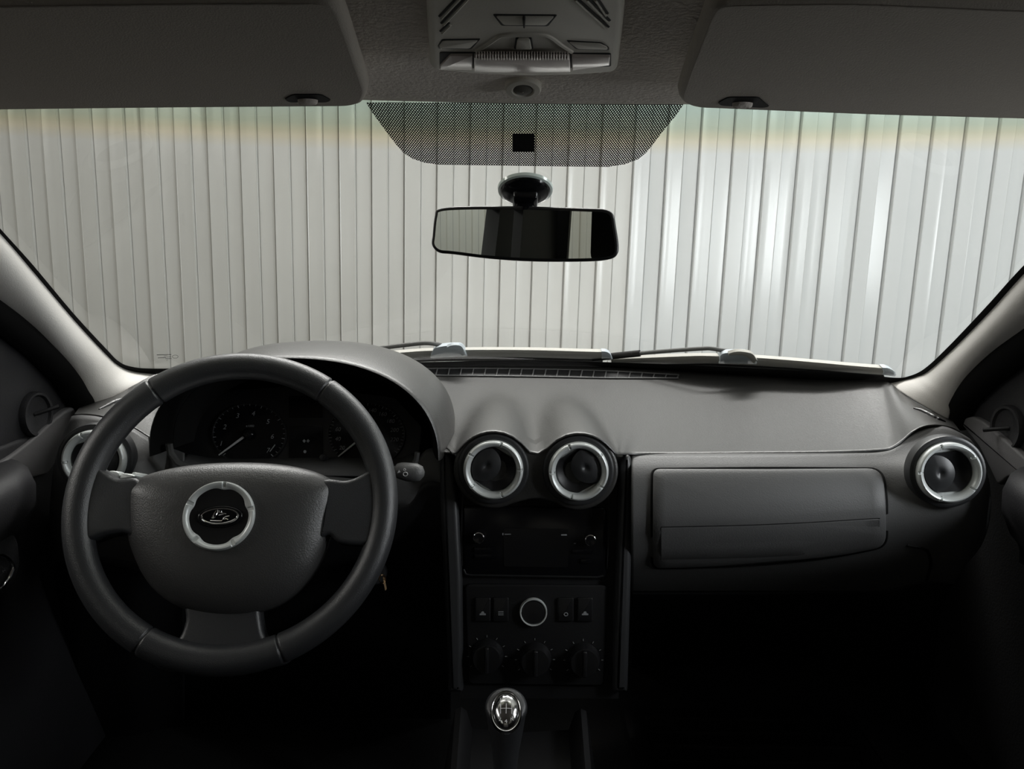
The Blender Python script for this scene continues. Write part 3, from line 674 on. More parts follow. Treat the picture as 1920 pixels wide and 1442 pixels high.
    # oval badge: chrome edge, stylised sailing boat
    e = lambda x, y: ec.px(330+x/8.482, 880+y/8.482, 0.002)
    oc = e(695, 746); ax = (e(985, 746)-e(410, 746))[0]/2; ay = (e(695, 628)-e(695, 866))[1]/2
    bd = link('badge', G().prism([oc+np.array([ax*1.28*math.cos(k*math.pi/24), ay*1.5*math.sin(k*math.pi/24)]) for k in range(48)], ec, -0.004, 0.0015, 0.003, 3), M['gloss'], o, smooth=40)
    link('badge_rim', G().tube([ec.w(oc[0]+ax*math.cos(k*math.pi/30), oc[1]+ay*math.sin(k*math.pi/30), 0.0017) for k in range(60)], 0.0011, 8, closed=True), M['chrome'], bd)
    g = G()
    for pl, w_ in (([(570, 778), (600, 720), (640, 660), (662, 652), (672, 664), (655, 712), (620, 772), (590, 780), (570, 778)], 0.0006), ([(672, 664), (720, 700), (800, 712)], 0.0007), ([(680, 735), (740, 722), (800, 710)], 0.0006), ([(545, 822), (640, 826), (730, 826), (755, 795), (770, 770)], 0.0008), ([(750, 800), (800, 790), (828, 805)], 0.0007), ([(770, 770), (800, 755), (850, 745)], 0.0006), ([(690, 655), (690, 700)], 0.0004), ([(720, 660), (725, 700)], 0.0004)):
        g.tube([ec.w(*e(*q), 0.0020) for q in pl], w_*1.3, 6)
    link('badge_boat', g, M['chrome'], bd)
    # steering column shroud behind the hub
    b = Fr(f.w(-0.005, -0.01, -0.16), f.ux, f.n)
    link('column_shroud', G().prism(rrect(0.13, 0.11, 0.03), b, 0.0, 0.11, 0.01), M['dark'], o)
    return f
SWF = steering_wheel()
def stalks():
    # indicator stalk: only its pale lever end shows left of the hub
    a = P(290, 894, 0.92); o = thing('indicator_stalk', 'grey indicator stalk showing left of the steering wheel hub', 'stalk', a)
    y = 0.895
    link('lever', G().tube([P(330, 908, 0.97), P(270, 896, 0.93), P(250, 892, 0.92)], [0.006, 0.0065, 0.006], 12, sq=0.8), M['silver'], o)
    q = Fr(P(226, 889, 0.915), (1, 0, -0.05), A(0, -1, 0.35))
    link('end_cap', G().prism(rpoly(q.pxs([(199, 884), (212, 882.5), (224, 885), (227, 893), (220, 898), (204, 896), (199, 892)]), 0.003, 3), q, -0.012, 0.002, 0.002), M['silver'], o)
    link('end_cap', G().prism(rpoly(q.pxs([(228, 887), (240, 888), (255, 892), (250, 897), (226, 900), (225, 895)]), 0.003, 3), q, -0.012, 0.002, 0.002), M['silver'], o)
    a = P(770, 884, 0.93); o = thing('wiper_stalk', 'black wiper stalk sticking out right of the steering wheel rim', 'stalk', a)
    y = 0.945
    pts = [P(700, 880, y), P(738, 882, y-0.003), P(746, 883, y-0.004), P(752, 883, y-0.005), P(764, 885, y-0.006), P(780, 886, y-0.006), P(790, 888, y-0.006), P(795.5, 889, y-0.006)]
    link('lever', G().tube(pts[:3], [0.006, 0.0075, 0.0085], 16), M['black'], o)
    link('grip', G().tube(pts[2:], [0.0100, 0.0112, 0.0122, 0.0120, 0.0095, 0.003], 20), M['fascia'], o, smooth=60)
    q = Fr(P(765, 886, y-0.0190), (1, 0, 0), A(0.05, -1, 0.12)); g = G(); 
    g.tube([q.w(*q.px(760+4*math.cos(k*math.pi/8), 889+3.6*math.sin(k*math.pi/8))) for k in range(16)], 0.0006, 5, closed=True); g.tube([q.w(*q.px(758.5+2*math.cos(k*math.pi/8), 880.5+1.8*math.sin(k*math.pi/8))) for k in range(16)], 0.0004, 5, closed=True)
    g.add([q.w(*q.px(a_, b_), 0.001) for a_, b_ in ((745, 887), (748.5, 880.5), (751, 885))], [(0, 1, 2)])
    tag(link('printed_symbols', g, M['print'], o, smooth=0), kind='stuff')
    o = thing('ignition_key', 'small brass-coloured key ring glinting right of the lower wheel rim', 'key', P(719, 1092, 0.98))
    link('key_ring', G().tube([P(717+6*math.cos(k*math.pi/12), 1086+8*math.sin(k*math.pi/12), 0.98+0.004*math.sin(k)) for k in range(24)], 0.0008, 6, closed=True), M['brass'], o)
    q = Fr(P(721, 1097, 0.98), (1, 0, 0), A(0.5, -1, 0.3)); link('key_blade', G().prism(rpoly(q.pxs([(717, 1082), (720, 1081), (725, 1104), (722, 1108)]), 0.001, 2), q, -0.001, 0.001), M['brass'], o, smooth=0)
    q = Fr(P(705, 1075, 1.0), (1, 0, 0), A(0.5, -1, 0.2)); link('lock_barrel', G().lathe([(0.017, -0.05), (0.017, 0.0), (0.014, 0.004), (0.0005, 0.004)], q, 28), M['black'], o)
stalks()

# ================================================================ RADIO, HEATER CONTROLS
def radio():
    o = thing('car_radio', 'black car radio with two chrome-rimmed knobs in the centre stack', 'radio', SF.w(*SF.px(1003, 1020), 0))
    out = rpoly(SF.pxs([(868, 948), (1137, 952), (1136, 1084), (872, 1080)]), 0.006, 4)
    link('faceplate', G().prism(out, SF, -0.02, 0.003, 0.002), M['gloss'], o, smooth=40)
    link('screen', G().prism(rpoly(SF.pxs([(944, 990), (1066, 992), (1065, 1064), (945, 1062)], 0.003), 0.003, 2), SF, 0.002, 0.0038), M['gloss'], o, smooth=0)
    for c in ((897.5, 1008.5), (1107, 1013)):
        q = Fr(SF.w(*SF.px(*c, 0.012), 0.003), SF.ux, SF.n)
        k = link('knob', G().lathe([(0.0074, 0.0), (0.0072, 0.010), (0.0066, 0.0112), (0.0003, 0.0108)], q, 32), M['gloss'], o)
        link('knob_ring', G().lathe([(0.0086, 0.0), (0.0084, 0.009), (0.0078, 0.0108), (0.0068, 0.0114), (0.0064, 0.0104)], q, 40), M['chrome'], k)
    for x0, x1, y in ((889, 931, 1035), (889, 931, 1047.5), (1072, 1112, 1038.5), (1088, 1110, 1056.5)):
        f = SF; link('button', G().prism(rpoly(f.pxs([(x0, y-9), (x1, y-9), (x1, y), (x0, y)], 0.004), 0.001, 2), f, 0.002, 0.0055, 0.001, 2), M['gloss'], o, smooth=40)
    g = G()
    for x0, x1, y, h in ((942, 944, 1001.5, 4), (946, 958, 1001.8, 1.5), (1052, 1063, 1003, 2.5), (1076, 1080, 1019, 2)):
        g.add([SF.w(*SF.px(a, b, 0.004), 0.0041) for a, b in ((x0, y-h/2), (x1, y-h/2), (x1, y+h/2), (x0, y+h/2))], [(0, 1, 2, 3)])
    tag(link('printed_marks', g, M['greyprint'], o, smooth=0), kind='stuff')
    link('lower_lip', G().tube([SF.w(*SF.px(a, b, 0.004), 0.002) for a, b in ((869, 1068), (873, 1077), (882, 1079), (1000, 1081), (1120, 1083), (1132, 1080))], 0.0018, 8), M['dark'], o)
    o = thing('heater_control_panel', 'black heater panel with round silver-ringed button and rotary dials', 'control panel', SF.w(*SF.px(1003, 1190), 0))
    link('faceplate', G().prism(rpoly(SF.pxs([(872, 1095), (1140, 1097), (1132, 1285), (878, 1282)]), 0.008, 4), SF, -0.02, 0.002, 0.002), M['dark'], o, smooth=40)
    q = Fr(SF.w(*SF.px(1000, 1148, 0.006), 0.002), SF.ux, SF.n)
    k = link('round_button', G().lathe([(0.0165, 0), (0.0163, 0.005), (0.015, 0.0065), (0.0005, 0.0072)], q, 40), M['black'], o)
    link('button_ring', G().lathe([(0.0194, 0.0), (0.0192, 0.006), (0.0184, 0.0072), (0.0172, 0.0068), (0.0166, 0.0045)], q, 48), M['silver'], k)
    for i, (x, dx) in enumerate(((905, 0), (939, 0), (1061, 0), (1097, 0))):
        sw = link('switch', G().prism(rpoly(SF.pxs([(x-15, 1121), (x+15, 1121), (x+15, 1166), (x-15, 1166)], 0.006), 0.002, 3), SF, 0, 0.006, 0.002, 3), M['black'], o, smooth=40)
        y = 1150; f = SF; g = G()
        if i in (0, 3):                  # seat / car outline symbols
            g.add([f.w(*f.px(x+a, y+b, 0.0064), 0.0064) for a, b in ((-6, 3.5), (6, 3.5), (6, 0.5), (3, 0), (2, -3.5), (-2, -3.5), (-3, 0), (-6, 0.5))], [(0, 1, 2, 3, 4, 5, 6, 7)])
        elif i == 1:
            for b in (-3, 0, 3): g.add([f.w(*f.px(x+a, y+b+c_, 0.0064), 0.0064) for a, c_ in ((-5, -0.7), (5, -0.7), (5, 0.7), (-5, 0.7))], [(0, 1, 2, 3)])
        else: g.tube([f.w(*f.px(x+3.5*math.cos(k_*math.pi/6), y+2+3*math.sin(k_*math.pi/6), 0.0064), 0.0064) for k_ in range(12)], 0.0007, 5, closed=True)
        link('printed_symbol', g, M['greyprint'], sw, smooth=0)
    for c, r in (((913, 1230), 0.021), ((1003, 1236), 0.021), ((1094, 1237), 0.021)):
        q = Fr(SF.w(*SF.px(*c, 0.005), 0.002), SF.ux, SF.n)
        k = link('rotary_dial', G().lathe([(r*1.1, 0), (r*1.08, 0.004), (r, 0.006), (r*0.96, 0.016), (r*0.88, 0.019), (0.0005, 0.0195)], q, 40), M['black'], o)
        link('dial_grip', G().prism(rrect(0.006, r*1.7, 0.002, 3), q, 0.018, 0.026, 0.002), M['black'], k)
        g = G()
        for j in range(9):
            an = math.radians(215-j*31); g.tube([q.w(r*1.2*math.cos(an), r*1.2*math.sin(an), 0.0008), q.w(r*1.34*math.cos(an), r*1.34*math.sin(an), 0.0008)], 0.0005, 4)
        tag(link('dial_marks', g, M['greyprint'], k, smooth=0), kind='stuff')
radio()

# ================================================================ GEAR LEVER, TUNNEL CONSOLE, FLOOR
def tunnel():
    o = thing('centre_console', 'dark plastic floor console around the gear lever', 'console', P(990, 1400, 0.85))
    z0 = P(990, 1442, 0.80)[2]-0.02
    def sec(Y, xl, xr, z, d=0.16): return [A(xl-0.02, Y, z-d), A(xl, Y, z-0.03), A(xl+0.006, Y, z), A(xl+0.014, Y, z+0.004), A(xl+0.022, Y, z-0.002), A(xl+0.03, Y, z-0.03), A((xl+xr)/2, Y, z-0.035), A(xr-0.03, Y, z-0.03), A(xr-0.022, Y, z-0.002), A(xr-0.014, Y, z+0.004), A(xr-0.006, Y, z), A(xr, Y, z-0.03), A(xr+0.02, Y, z-d)]
    rows = []
    for Y, z in ((0.965, 0.560), (0.93, 0.545), (0.88, 0.525), (0.75, 0.50), (0.6, 0.485), (0.3, 0.48)):
        rows.append(sec(Y, -0.080, 0.118, z))
    link('tray', G().grid(rows), M['dark'], o, smooth=50)
    fr = Fr(A(-0.03, 0.70, 0.468), (1, 0, 0), (0, 0, 1))
    for x in (-0.022, 0.062): link('cup_holder', G().lathe([(0.036, 0.0), (0.036, 0.012), (0.038, 0.014), (0.041, 0.012), (0.042, 0.0)], Fr(A(x, 0.69, 0.462), (1, 0, 0), (0, 0, 1)), 40), M['dark'], o)
    k0 = P(949, 1330, 0.80); o = thing('gear_lever', 'gear lever with black leather knob and chrome shift pattern cap', 'gear lever', k0-A(0, 0, 0.1))
    n = unit(A(0.0, -0.62, 0.78)); f = Fr(k0, (1, 0, 0), n)
    # knob body: a pear that bends from the lever towards the driver
    ax = unit(A(0, 0.10, 1.0)); kf = Fr(k0-n*0.004-ax*0.012, (1, 0, 0), ax)
    sp = resample([k0-n*0.020-ax*0.085, k0-n*0.020-ax*0.05, k0-n*0.018-ax*0.022, k0-n*0.010, k0+n*0.006, k0+n*0.014], 30)
    rr = [crv(t, [0, 0.2, 0.4, 0.6, 0.75, 0.87, 0.95, 1.0], [0.011, 0.014, 0.018, 0.0212, 0.0222, 0.0218, 0.0204, 0.018]) for t in np.linspace(0, 1, 30)]
    link('knob', G().tube(sp, rr, 36, sq=1.12), M['leather'], o, smooth=70)
    c2 = f.px(949, 1331, 0.022); e = [c2+np.array([0.0158*math.cos(k*2*math.pi/48), 0.0208*math.sin(k*2*math.pi/48)]) for k in range(48)]
    ff = Fr(f.w(*c2, 0.0095), f.ux, f.n); loops = []
    for t, z in ((1.14, 0.0), (1.14, 0.008), (1.08, 0.0098), (1.0, 0.0094), (0.97, 0.0086), (0.93, 0.0094), (0.8, 0.0115), (0.6, 0.0135), (0.4, 0.0147), (0.2, 0.0154), (0.02, 0.0156)):
        loops.append([ff.w(0.0158*t*math.cos(k*2*math.pi/48), 0.0208*t*math.sin(k*2*math.pi/48), z) for k in range(48)])
    cap = link('shift_cap', G().loft(loops, False, True), M['chromecap'], o, smooth=50); cap['label'] = 'oval chrome cap with shift pattern'
    g = G(); top = lambda x, y: ff.w(x, y, 0.0094+0.0064*(1-((x/0.0158)**2+(y/0.0208)**2))+0.0004)
    for pl in ([(-0.0065, 0.006), (-0.0065, -0.005)], [(0, 0.006), (0, -0.005)], [(0.0065, 0.006), (0.0065, -0.005)], [(-0.0065, 0.0005), (0.0065, 0.0005)]):
        g.tube([top(a+(c-a)*s, b+(d-b)*s) for (a, b), (c, d) in [pl] for s in np.linspace(0, 1, 6)], 0.0004, 5)
    for ch, x, y in (('1', -0.0068, 0.0105), ('3', 0.0, 0.0115), ('5', 0.0068, 0.0105), ('2', -0.0068, -0.0105), ('4', 0.0, -0.0130), ('R', 0.0068, -0.010)):
        p = top(x, y); text_geo(g, ch, Fr(p, ff.ux, ff.n), 0, 0, 0.0065, 0.0002)
    tag(link('shift_pattern', g, M['print'], cap, smooth=0), kind='stuff')
    # lever and gaiter below
    g = G(); loops = []
    for r, z in ((0.055, -0.15), (0.050, -0.14), (0.052, -0.135), (0.040, -0.122), (0.042, -0.116), (0.028, -0.100), (0.024, -0.09), (0.013, -0.075)):
        loops.append([kf.w(r*math.cos(k*2*math.pi/24), r*math.sin(k*2*math.pi/24), z) for k in range(24)])
    link('gaiter', g.loft(loops), M['leather'], o, smooth=50)
M['chromecap'] = mat('chrome_shift_cap', (0.55, 0.55, 0.55), 0.14, metal=1.0)
tunnel()
def cabin():
    # car floor with carpet, bulkhead, side sills, tail: they close the body so that it stays dark inside
    g = G(); rows = []
    for Y, z in ((-2.0, 0.36), (0.9, 0.34), (1.25, 0.36), (1.45, 0.48), (1.56, 0.70), (1.58, 0.86)): rows.append([A(x, Y, z) for x in np.linspace(-0.785, 0.80, 9)])
    o = tag(link('floor', g.grid(rows), M['carpet'], smooth=60), 'dark carpeted car floor rising into the footwells', kind='structure'); solid(o, 0.01, 1)
    # a ribbed rubber mat in the passenger footwell
    mt = thing('floor_mat', 'black ribbed rubber mat in the passenger footwell', 'floor mat', (0.42, 1.05, 0.36))
    f = Fr(A(0.42, 1.03, 0.352), (1, 0, 0), A(0, -0.05, 1))
    link('mat_base', G().prism(rrect(0.42, 0.50, 0.04), f, 0, 0.012, 0.004), M['dark'], mt)
    for k in range(12): link('rib', G().prism(rrect(0.34, 0.012, 0.004, 2, (0, -0.2+0.036*k)), f, 0.010, 0.018, 0.003, 2), M['dark'], mt)
    # body sides below the windows, bulkhead, bonnet and tail
    for sx, nm in ((-1, 'trim_3'), (1, 'trim_4')):
        xo = 0.80*sx+0.012; g = G()
        f = Fr(A(xo-0.02, 0, 0), (0, 1, 0), A(1, 0, 0))
        b = link(nm, G().prism([(-2.1, 0.3), (1.6, 0.3), (1.6, 0.93), (1.15, 0.95), (-2.1, 1.0)], f, 0, 0.04), M['carpet'], smooth=0)
        tag(b, 'dark car body side below the windows', kind='structure')
        for pl in ([(-0.15, 0.97), (0.02, 0.97), (-0.08, 1.36), (-0.18, 1.36)], [(-1.27, 0.90), (-1.04, 0.90), (-1.20, 1.36), (-1.37, 1.36)], [(-2.05, 0.90), (-1.40, 0.90), (-1.50, 1.36), (-2.12, 1.36)], [(1.30, 0.93), (1.18, 0.93), (0.55, 1.36), (0.70, 1.36)], [(-2.1, 1.30), (0.75, 1.30), (0.68, 1.40), (-2.1, 1.40)]):
            link('pillar', G().prism(pl, Fr(A(sx*0.785+0.012, 0, 0), (0, 1, 0), A(1, 0, 0)), -0.03, 0.03), M['door'], b, smooth=0)
    f = Fr(A(0.012, 1.60, 0), (1, 0, 0), A(0, -1, 0))
    tag(link('wall_bulkhead', G().prism([(-0.8, 0.3), (0.8, 0.3), (0.8, WB_Z-0.09), (-0.8, WB_Z-0.09)], f, 0, 0.02), M['matte'], smooth=0), 'dark bulkhead below the windscreen', kind='structure')
    rows = []
    for Y, z in ((1.50, WB_Z-0.075), (1.75, WB_Z-0.085), (2.1, WB_Z-0.13), (2.4, WB_Z-0.23), (2.5, WB_Z-0.36), (2.52, 0.4)): rows.append([A(x+0.012, Y-0.25*(x/0.8)**2*(1 if Y > 1.6 else 1), z-0.05*(x/0.8)**4) for x in np.linspace(-0.8, 0.8, 21)])
    tag(solid(link('trim_5', G().grid(rows), M['paint'], smooth=60), 0.01, 1), 'unseen white car bonnet ahead of the windscreen', kind='structure')
    f = Fr(A(0.012, -2.1, 0), (1, 0, 0), A(0, -1, 0))
    tl = link('trim_6', G().prism([(-0.8, 0.3), (0.8, 0.3), (0.8, 1.02), (-0.8, 1.02)], f, -0.02, 0.02), M['paint'], smooth=0)
    for x in (-0.735, 0.76): link('pillar', G().prism([(x-0.04, 1.0), (x+0.03, 1.0), (x+0.05, 1.4), (x-0.03, 1.4)], f, -0.02, 0.02), M['door'], tl, smooth=0)
    for x in (-0.34, 0.40): link('rear_headrest', G().prism(rrect(0.28, 0.30, 0.06, 6, (x, 1.19)), Fr(A(0.0, -1.75, 0), (1, 0, 0), A(0, -1, 0)), -0.05, 0.05, 0.03), M['carpet'], tl, smooth=50)
    tag(tl, 'white tail panel of the car below the rear window', kind='structure')
cabin()

# ================================================================ DOORS
def door(sx, nm, label, xs, sail, cup, band, arm):
    n = A(-sx, 0, 0); f = Fr(A(xs, 1.0, 0.9), (0, 1, 0), n)
    o = thing(nm, label, None, (xs, 0.9, 0.8), kind='structure')
    link('sail_panel', G().prism(rpoly(f.pxs(sail), 0.01, 3), f, -0.02, 0.0, 0.003), M['door'], o)
    # seal between door and pillar
    pl = [(-700, 210), (-420, 350), (-130, 490), (0, 590), (60, 640), (108, 690), (138, 735), (158, 772)] if sx < 0 else [(2660, 205), (2390, 355), (2120, 505), (1935, 636), (1866, 690), (1826, 728), (1806, 760), (1796, 790)]
    link('door_seal', G().tube([onplane(a, b, (xs, 0, 0), A(1, 0, 0))+A(-sx*0.01, 0, 0) for a, b in pl], 0.03, 12), M['matte'], o)
    # mirror adjuster: a round cup with a little lever
    c = onplane(*cup, f.o, f.n); q = Fr(c, (0, 1, 0), f.n)
    k = link('mirror_adjuster', G().lathe([(0.034, -0.002), (0.0335, 0.006), (0.032, 0.009), (0.0285, 0.0085), (0.0265, 0.005), (0.018, 0.002), (0.0005, 0.0015)], q, 40), M['door'], o)
    k2 = link('mirror_adjuster_floor', G().lathe([(0.029, 0.001), (0.0005, 0.001)], q, 30), M['matte'], o) if False else None
    link('lever', G().tube([q.w(0, 0, 0.001), q.w(0.010, 0.004, 0.014), q.w(0.022, 0.008, 0.024)], [0.003, 0.0028, 0.0034], 10), M['door'], k)
    # upper shelf and armrest
    b = Fr(A(xs-sx*0.010, 1.0, 0.9), (0, 1, 0), n); link('belt_shelf', G().prism(rpoly(b.pxs(band), 0.008, 3), b, -0.03, 0.0, 0.004, 4), M['doorlight'], o)
    rows = []; top = P(*arm, 0.93)[2]; xi = xs-sx*0.072
    for Y, s in ((1.0, 0.15), (0.99, 0.55), (0.965, 0.85), (0.92, 1.0), (0.8, 1.05), (0.3, 1.0), (-0.1, 1.0)):
        rows.append([A(xs, Y, top+0.004), A(xs+(xi-xs)*s*0.6, Y, top+0.002), A(xs+(xi-xs)*s*0.9, Y, top-0.006), A(xs+(xi-xs)*s, Y, top-0.022), A(xs+(xi-xs)*s*0.97, Y, top-0.05), A(xs+(xi-xs)*s*0.7, Y, top-0.085), A(xs+(xi-xs)*s*0.3, Y, top-0.11), A(xs, Y, top-0.14)])
    link('armrest', G().loft([r for r in rows]), M['door'], o, smooth=60)
    p = Fr(A(xs-sx*0.004, 0, 0), (0, 1, 0), n)
    link('door_panel', G().prism([(-0.1, 0.35), (1.22, 0.35), (1.22, 0.86), (1.05, 0.93), (-0.1, 0.93)], p, -0.03, 0.0, 0.006), M['door'], o)
    return o, f
dl, fl = door(-1, 'door_1', 'dark plastic driver door inside, at the left edge', -0.70,
     [(-160, 440), (0, 562), (62, 612), (118, 680), (158, 760), (130, 800), (20, 880), (-160, 980)], (63, 777),
     [(-60, 905), (25, 853), (60, 826), (95, 794), (125, 768), (140, 762), (158, 768), (146, 795), (122, 835), (104, 870), (90, 890), (66, 896), (20, 915), (-60, 960)], (40, 892))
q = resample([(24, 1058), (21, 1075), (12, 1092), (-4, 1108), (-30, 1120), (-60, 1105), (-66, 1080), (-40, 1050), (0, 1040)], 40, closed=True)
hf = Fr(A(-0.64, 0.8, 0.7), (0, 1, 0), A(1, 0, 0))
link('handle_pocket', G().prism(rpoly(hf.pxs([(-140, 985), (0, 984), (30, 993), (44, 1012), (48, 1060), (30, 1110), (-20, 1140), (-140, 1150)]), 0.012, 4), hf, -0.05, -0.004, 0.008, 4), M['door'], dl)
link('door_handle', G().tube([hf.w(*hf.px(a, b), 0.0) for a, b in q], 0.0022, 8, closed=True), M['chrome'], dl)
door(1, 'door_2', 'dark plastic passenger door inside, at the right edge', 0.722,
     [(2080, 470), (1925, 610), (1858, 665), (1818, 715), (1796, 780), (1830, 815), (1925, 900), (2080, 1000)], (1894, 803),
     [(1795, 788), (1822, 780), (1842, 790), (1880, 822), (1922, 860), (1990, 915), (1990, 960), (1925, 905), (1892, 892), (1870, 912), (1858, 885), (1835, 838)], (1895, 903))

# ================================================================ ROOF FITTINGS
RN = unit(A(0, -0.10, -1.0))             # the headliner faces down
def roof():
    o_ = A(0, 0.66, liner_z(0.66)-0.004); f = Fr(o_, (1, 0, 0), RN)
    # overhead console with lamp
    c = thing('overhead_console', 'beige-grey roof console with reading lamp lens and switches', 'roof console', f.w(*f.px(983, 60), 0))
    out = rpoly(f.pxs([(797, -60), (1172, -60), (1171, 20), (1158, 128), (1080, 134), (980, 136), (890, 132), (806, 123), (800, 20)], 0.010), [0.004, 0.004, 0.02, 0.008, 0.01, 0.01, 0.01, 0.008, 0.02], 5)
    link('housing', G().prism(out, f, -0.004, 0.014, 0.006, 4), M['lamp'], c, smooth=50)
    def pr(name, pl, z0, z1, m, r=0.001, bev=0.0008, par=c, z=0.014):
        return link(name, G().prism(rpoly(f.pxs(pl, z), r, 3), f, z0, z1, bev, 2), m, par, smooth=40)
    # recess line around the lower part
    pr('lens_well', [(824, 97), (1146, 99), (1146, 124), (1000, 130), (824, 126)], 0.010, 0.0146, M['lampdark'], 0.002)
    l = pr('lens', [(889, 98.5), (1068, 99.5), (1070, 126), (980, 128), (889, 126)], 0.010, 0.018, M['lens'], 0.001)
    for k in range(34):
        x = 893+5.2*k; pr('flute', [(x-1.3, 99), (x+1.3, 99), (x+1.3, 110), (x-1.3, 110)], 0.017, 0.0192, M['lens'], 0.0002, 0.0004, l, 0.018)
    pr('lens_end', [(845, 99), (886, 98.5), (886, 126), (824, 125), (826, 118)], 0.010, 0.0165, M['lens'])
    pr('lens_end', [(1072, 99.5), (1144, 101), (1143, 117), (1072, 127)], 0.010, 0.0165, M['lens'])
    # push switches in their wells
    for pl, ins in (([(923, 26), (1046, 27), (1028, 49), (940, 48)], None), ([(828, 73), (902, 72), (884, 92), (822, 91), (820, 86)], None), ([(1061, 75), (1128, 79), (1142, 88), (1143, 94), (1080, 92)], None)):
        w_ = pr('switch_well', [(a, b) for a, b in pl], 0.008, 0.0145, M['lampdark'], 0.002)
        cx_, cy_ = np.mean(pl, axis=0); p2 = [(cx_+(a-cx_)*0.90, cy_-0.8+(b-cy_)*0.76) for a, b in pl]
        pr('switch', p2, 0.010, 0.0152, M['lamp'], 0.002, par=w_)
    pr('switch_split', [(979.5, 28), (985.5, 28), (984.5, 45), (981, 45)], 0.012, 0.0172, M['lampdark'])
    pr('lamp_rocker', [(967, 70), (997, 70), (1000, 89), (964, 89)], 0.010, 0.0155, M['lampdark'], 0.001)
    pr('lamp_rocker_face', [(970, 70), (994, 70), (997, 88), (967, 88)], 0.010, 0.0162, M['lamp'], 0.001)
    # raised shoulder arching over the lamp
    g = G(); pts = resample([(893, 95), (915, 82), (935, 68), (950, 64), (980, 63), (1010, 64), (1030, 68), (1052, 84), (1072, 97)], 30)
    link('shoulder', g.tube([f.w(*f.px(a, b, 0.014), 0.0135) for a, b in pts], 0.0022, 8), M['lamp'], c)
    for a_, b_ in (((824, 30), (862, -10)), ((828, 43), (876, -8)), ((826, 58), (842, 42)), ((1141, 50), (1082, -4)), ((1143, 38), (1104, -4)), ((1139, 25), (1120, -4))):
        link('speaker_slot', G().tube([f.w(*f.px(*a_, 0.014), 0.0138), f.w(*f.px(*b_, 0.014), 0.0138)], 0.0011, 6), M['lampdark'], c)
        link('speaker_rib', G().tube([f.w(*f.px(a_[0]+3*(1 if a_[0] < 985 else -1), a_[1]+4, 0.014), 0.0138), f.w(*f.px(b_[0]+3*(1 if a_[0] < 985 else -1), b_[1]+4, 0.014), 0.0138)], 0.0012, 6), M['lamp'], c)
    # microphone button in the headliner
    f2 = Fr(A(0, 0.72, liner_z(0.72)-0.0035), (1, 0, 0), unit(A(0, -0.35, -1))); q = f2.px(981, 167); q = Fr(f2.w(*q), (1, 0, 0), f2.n)
    m = thing('roof_microphone', 'small round microphone cap in the headliner above the windscreen', 'microphone', q.o)
    link('cap', G().lathe([(0.0170, -0.006), (0.0168, 0.0005), (0.0155, 0.0018), (0.0105, 0.0022), (0.009, 0.001)], q, 40), M['lamp'], m)
    link('grille', G().lathe([(0.0092, 0.0008), (0.006, 0.0028), (0.0005, 0.0034)], q, 30), M['lampgrey'], m)
    # sun visors
    vf = Fr(A(0, 0.70, ZH-0.022), (1, 0, 0), unit(A(0, -0.12, -1.0)))
    def visor(label, out, rad, notch, clip):
        v = thing('sun_visor', label, 'sun visor', vf.w(*vf.px(np.mean([p[0] for p in out]), 120), 0), 'pair of folded sun visors')
        pl = rpoly(vf.pxs(out), rad, 8); loops = []
        i0 = inset(pl, 0.008)
        for d, z in ((0.005, -0.020), (0.003, -0.018), (0.001, -0.014), (0.0, -0.009), (0.001, -0.004), (0.003, -0.0012), (0.0055, 0.0)): loops.append([vf.w(*q, z) for q in inset(pl, d)])
        cen = np.mean(pl, axis=0)            # flat face: two more rings, so that only the rolled edge is rounded
        for kq in (0.965, 0.92, 0.5): loops.append([vf.w(*(cen+(q-cen)*kq), 0.0) for q in pl])
        g = G().loft(loops, False, False); m = len(pl)
        for k0_, z in ((0, -0.020), (m*(len(loops)-1), 0.0)):
            c_ = len(g.v); g.v.append(tuple(vf.w(*np.mean(pl, axis=0), z))); g.f += [(k0_+i, k0_+(i+1) % m, c_) for i in range(m)]
        link('panel', g, M['visor'], v, smooth=60)
        link('clip_recess', G().prism(rpoly(vf.pxs(notch, 0.0005), 0.004, 4), vf, -0.012, 0.0008, 0.0004, 1), M['matte'], v, smooth=40)
        ctr = vf.px(*clip, 0.001); link('clip', G().prism([ctr+np.array([0.0088*math.cos(k*math.pi/12), 0.0040*math.sin(k*math.pi/12)]) for k in range(24)], vf, -0.010, 0.005, 0.003, 3), M['liner'], v, smooth=50)
        return v
    visor('left sun visor folded up above the steering wheel side', [(-560, 15), (400, 2), (632, 2), (650, 40), (694, 176), (680, 201), (300, 204), (-560, 214)], [0.02, 0.02, 0.026, 0.02, 0.018, 0.016, 0.02, 0.02],
          [(533, 186), (549, 177), (602, 177), (622, 188), (612, 192), (542, 192)], (577, 188))
    visor('right sun visor folded up above the passenger side', [(1336, 6), (1600, 2), (2500, 40), (2500, 240), (1640, 217), (1290, 203), (1268, 188), (1276, 160), (1318, 40)], [0.026, 0.02, 0.02, 0.02, 0.02, 0.016, 0.016, 0.018, 0.02],
          [(1345, 193), (1365, 182), (1422, 182), (1443, 200), (1430, 202), (1352, 198)], (1392, 194))
roof()

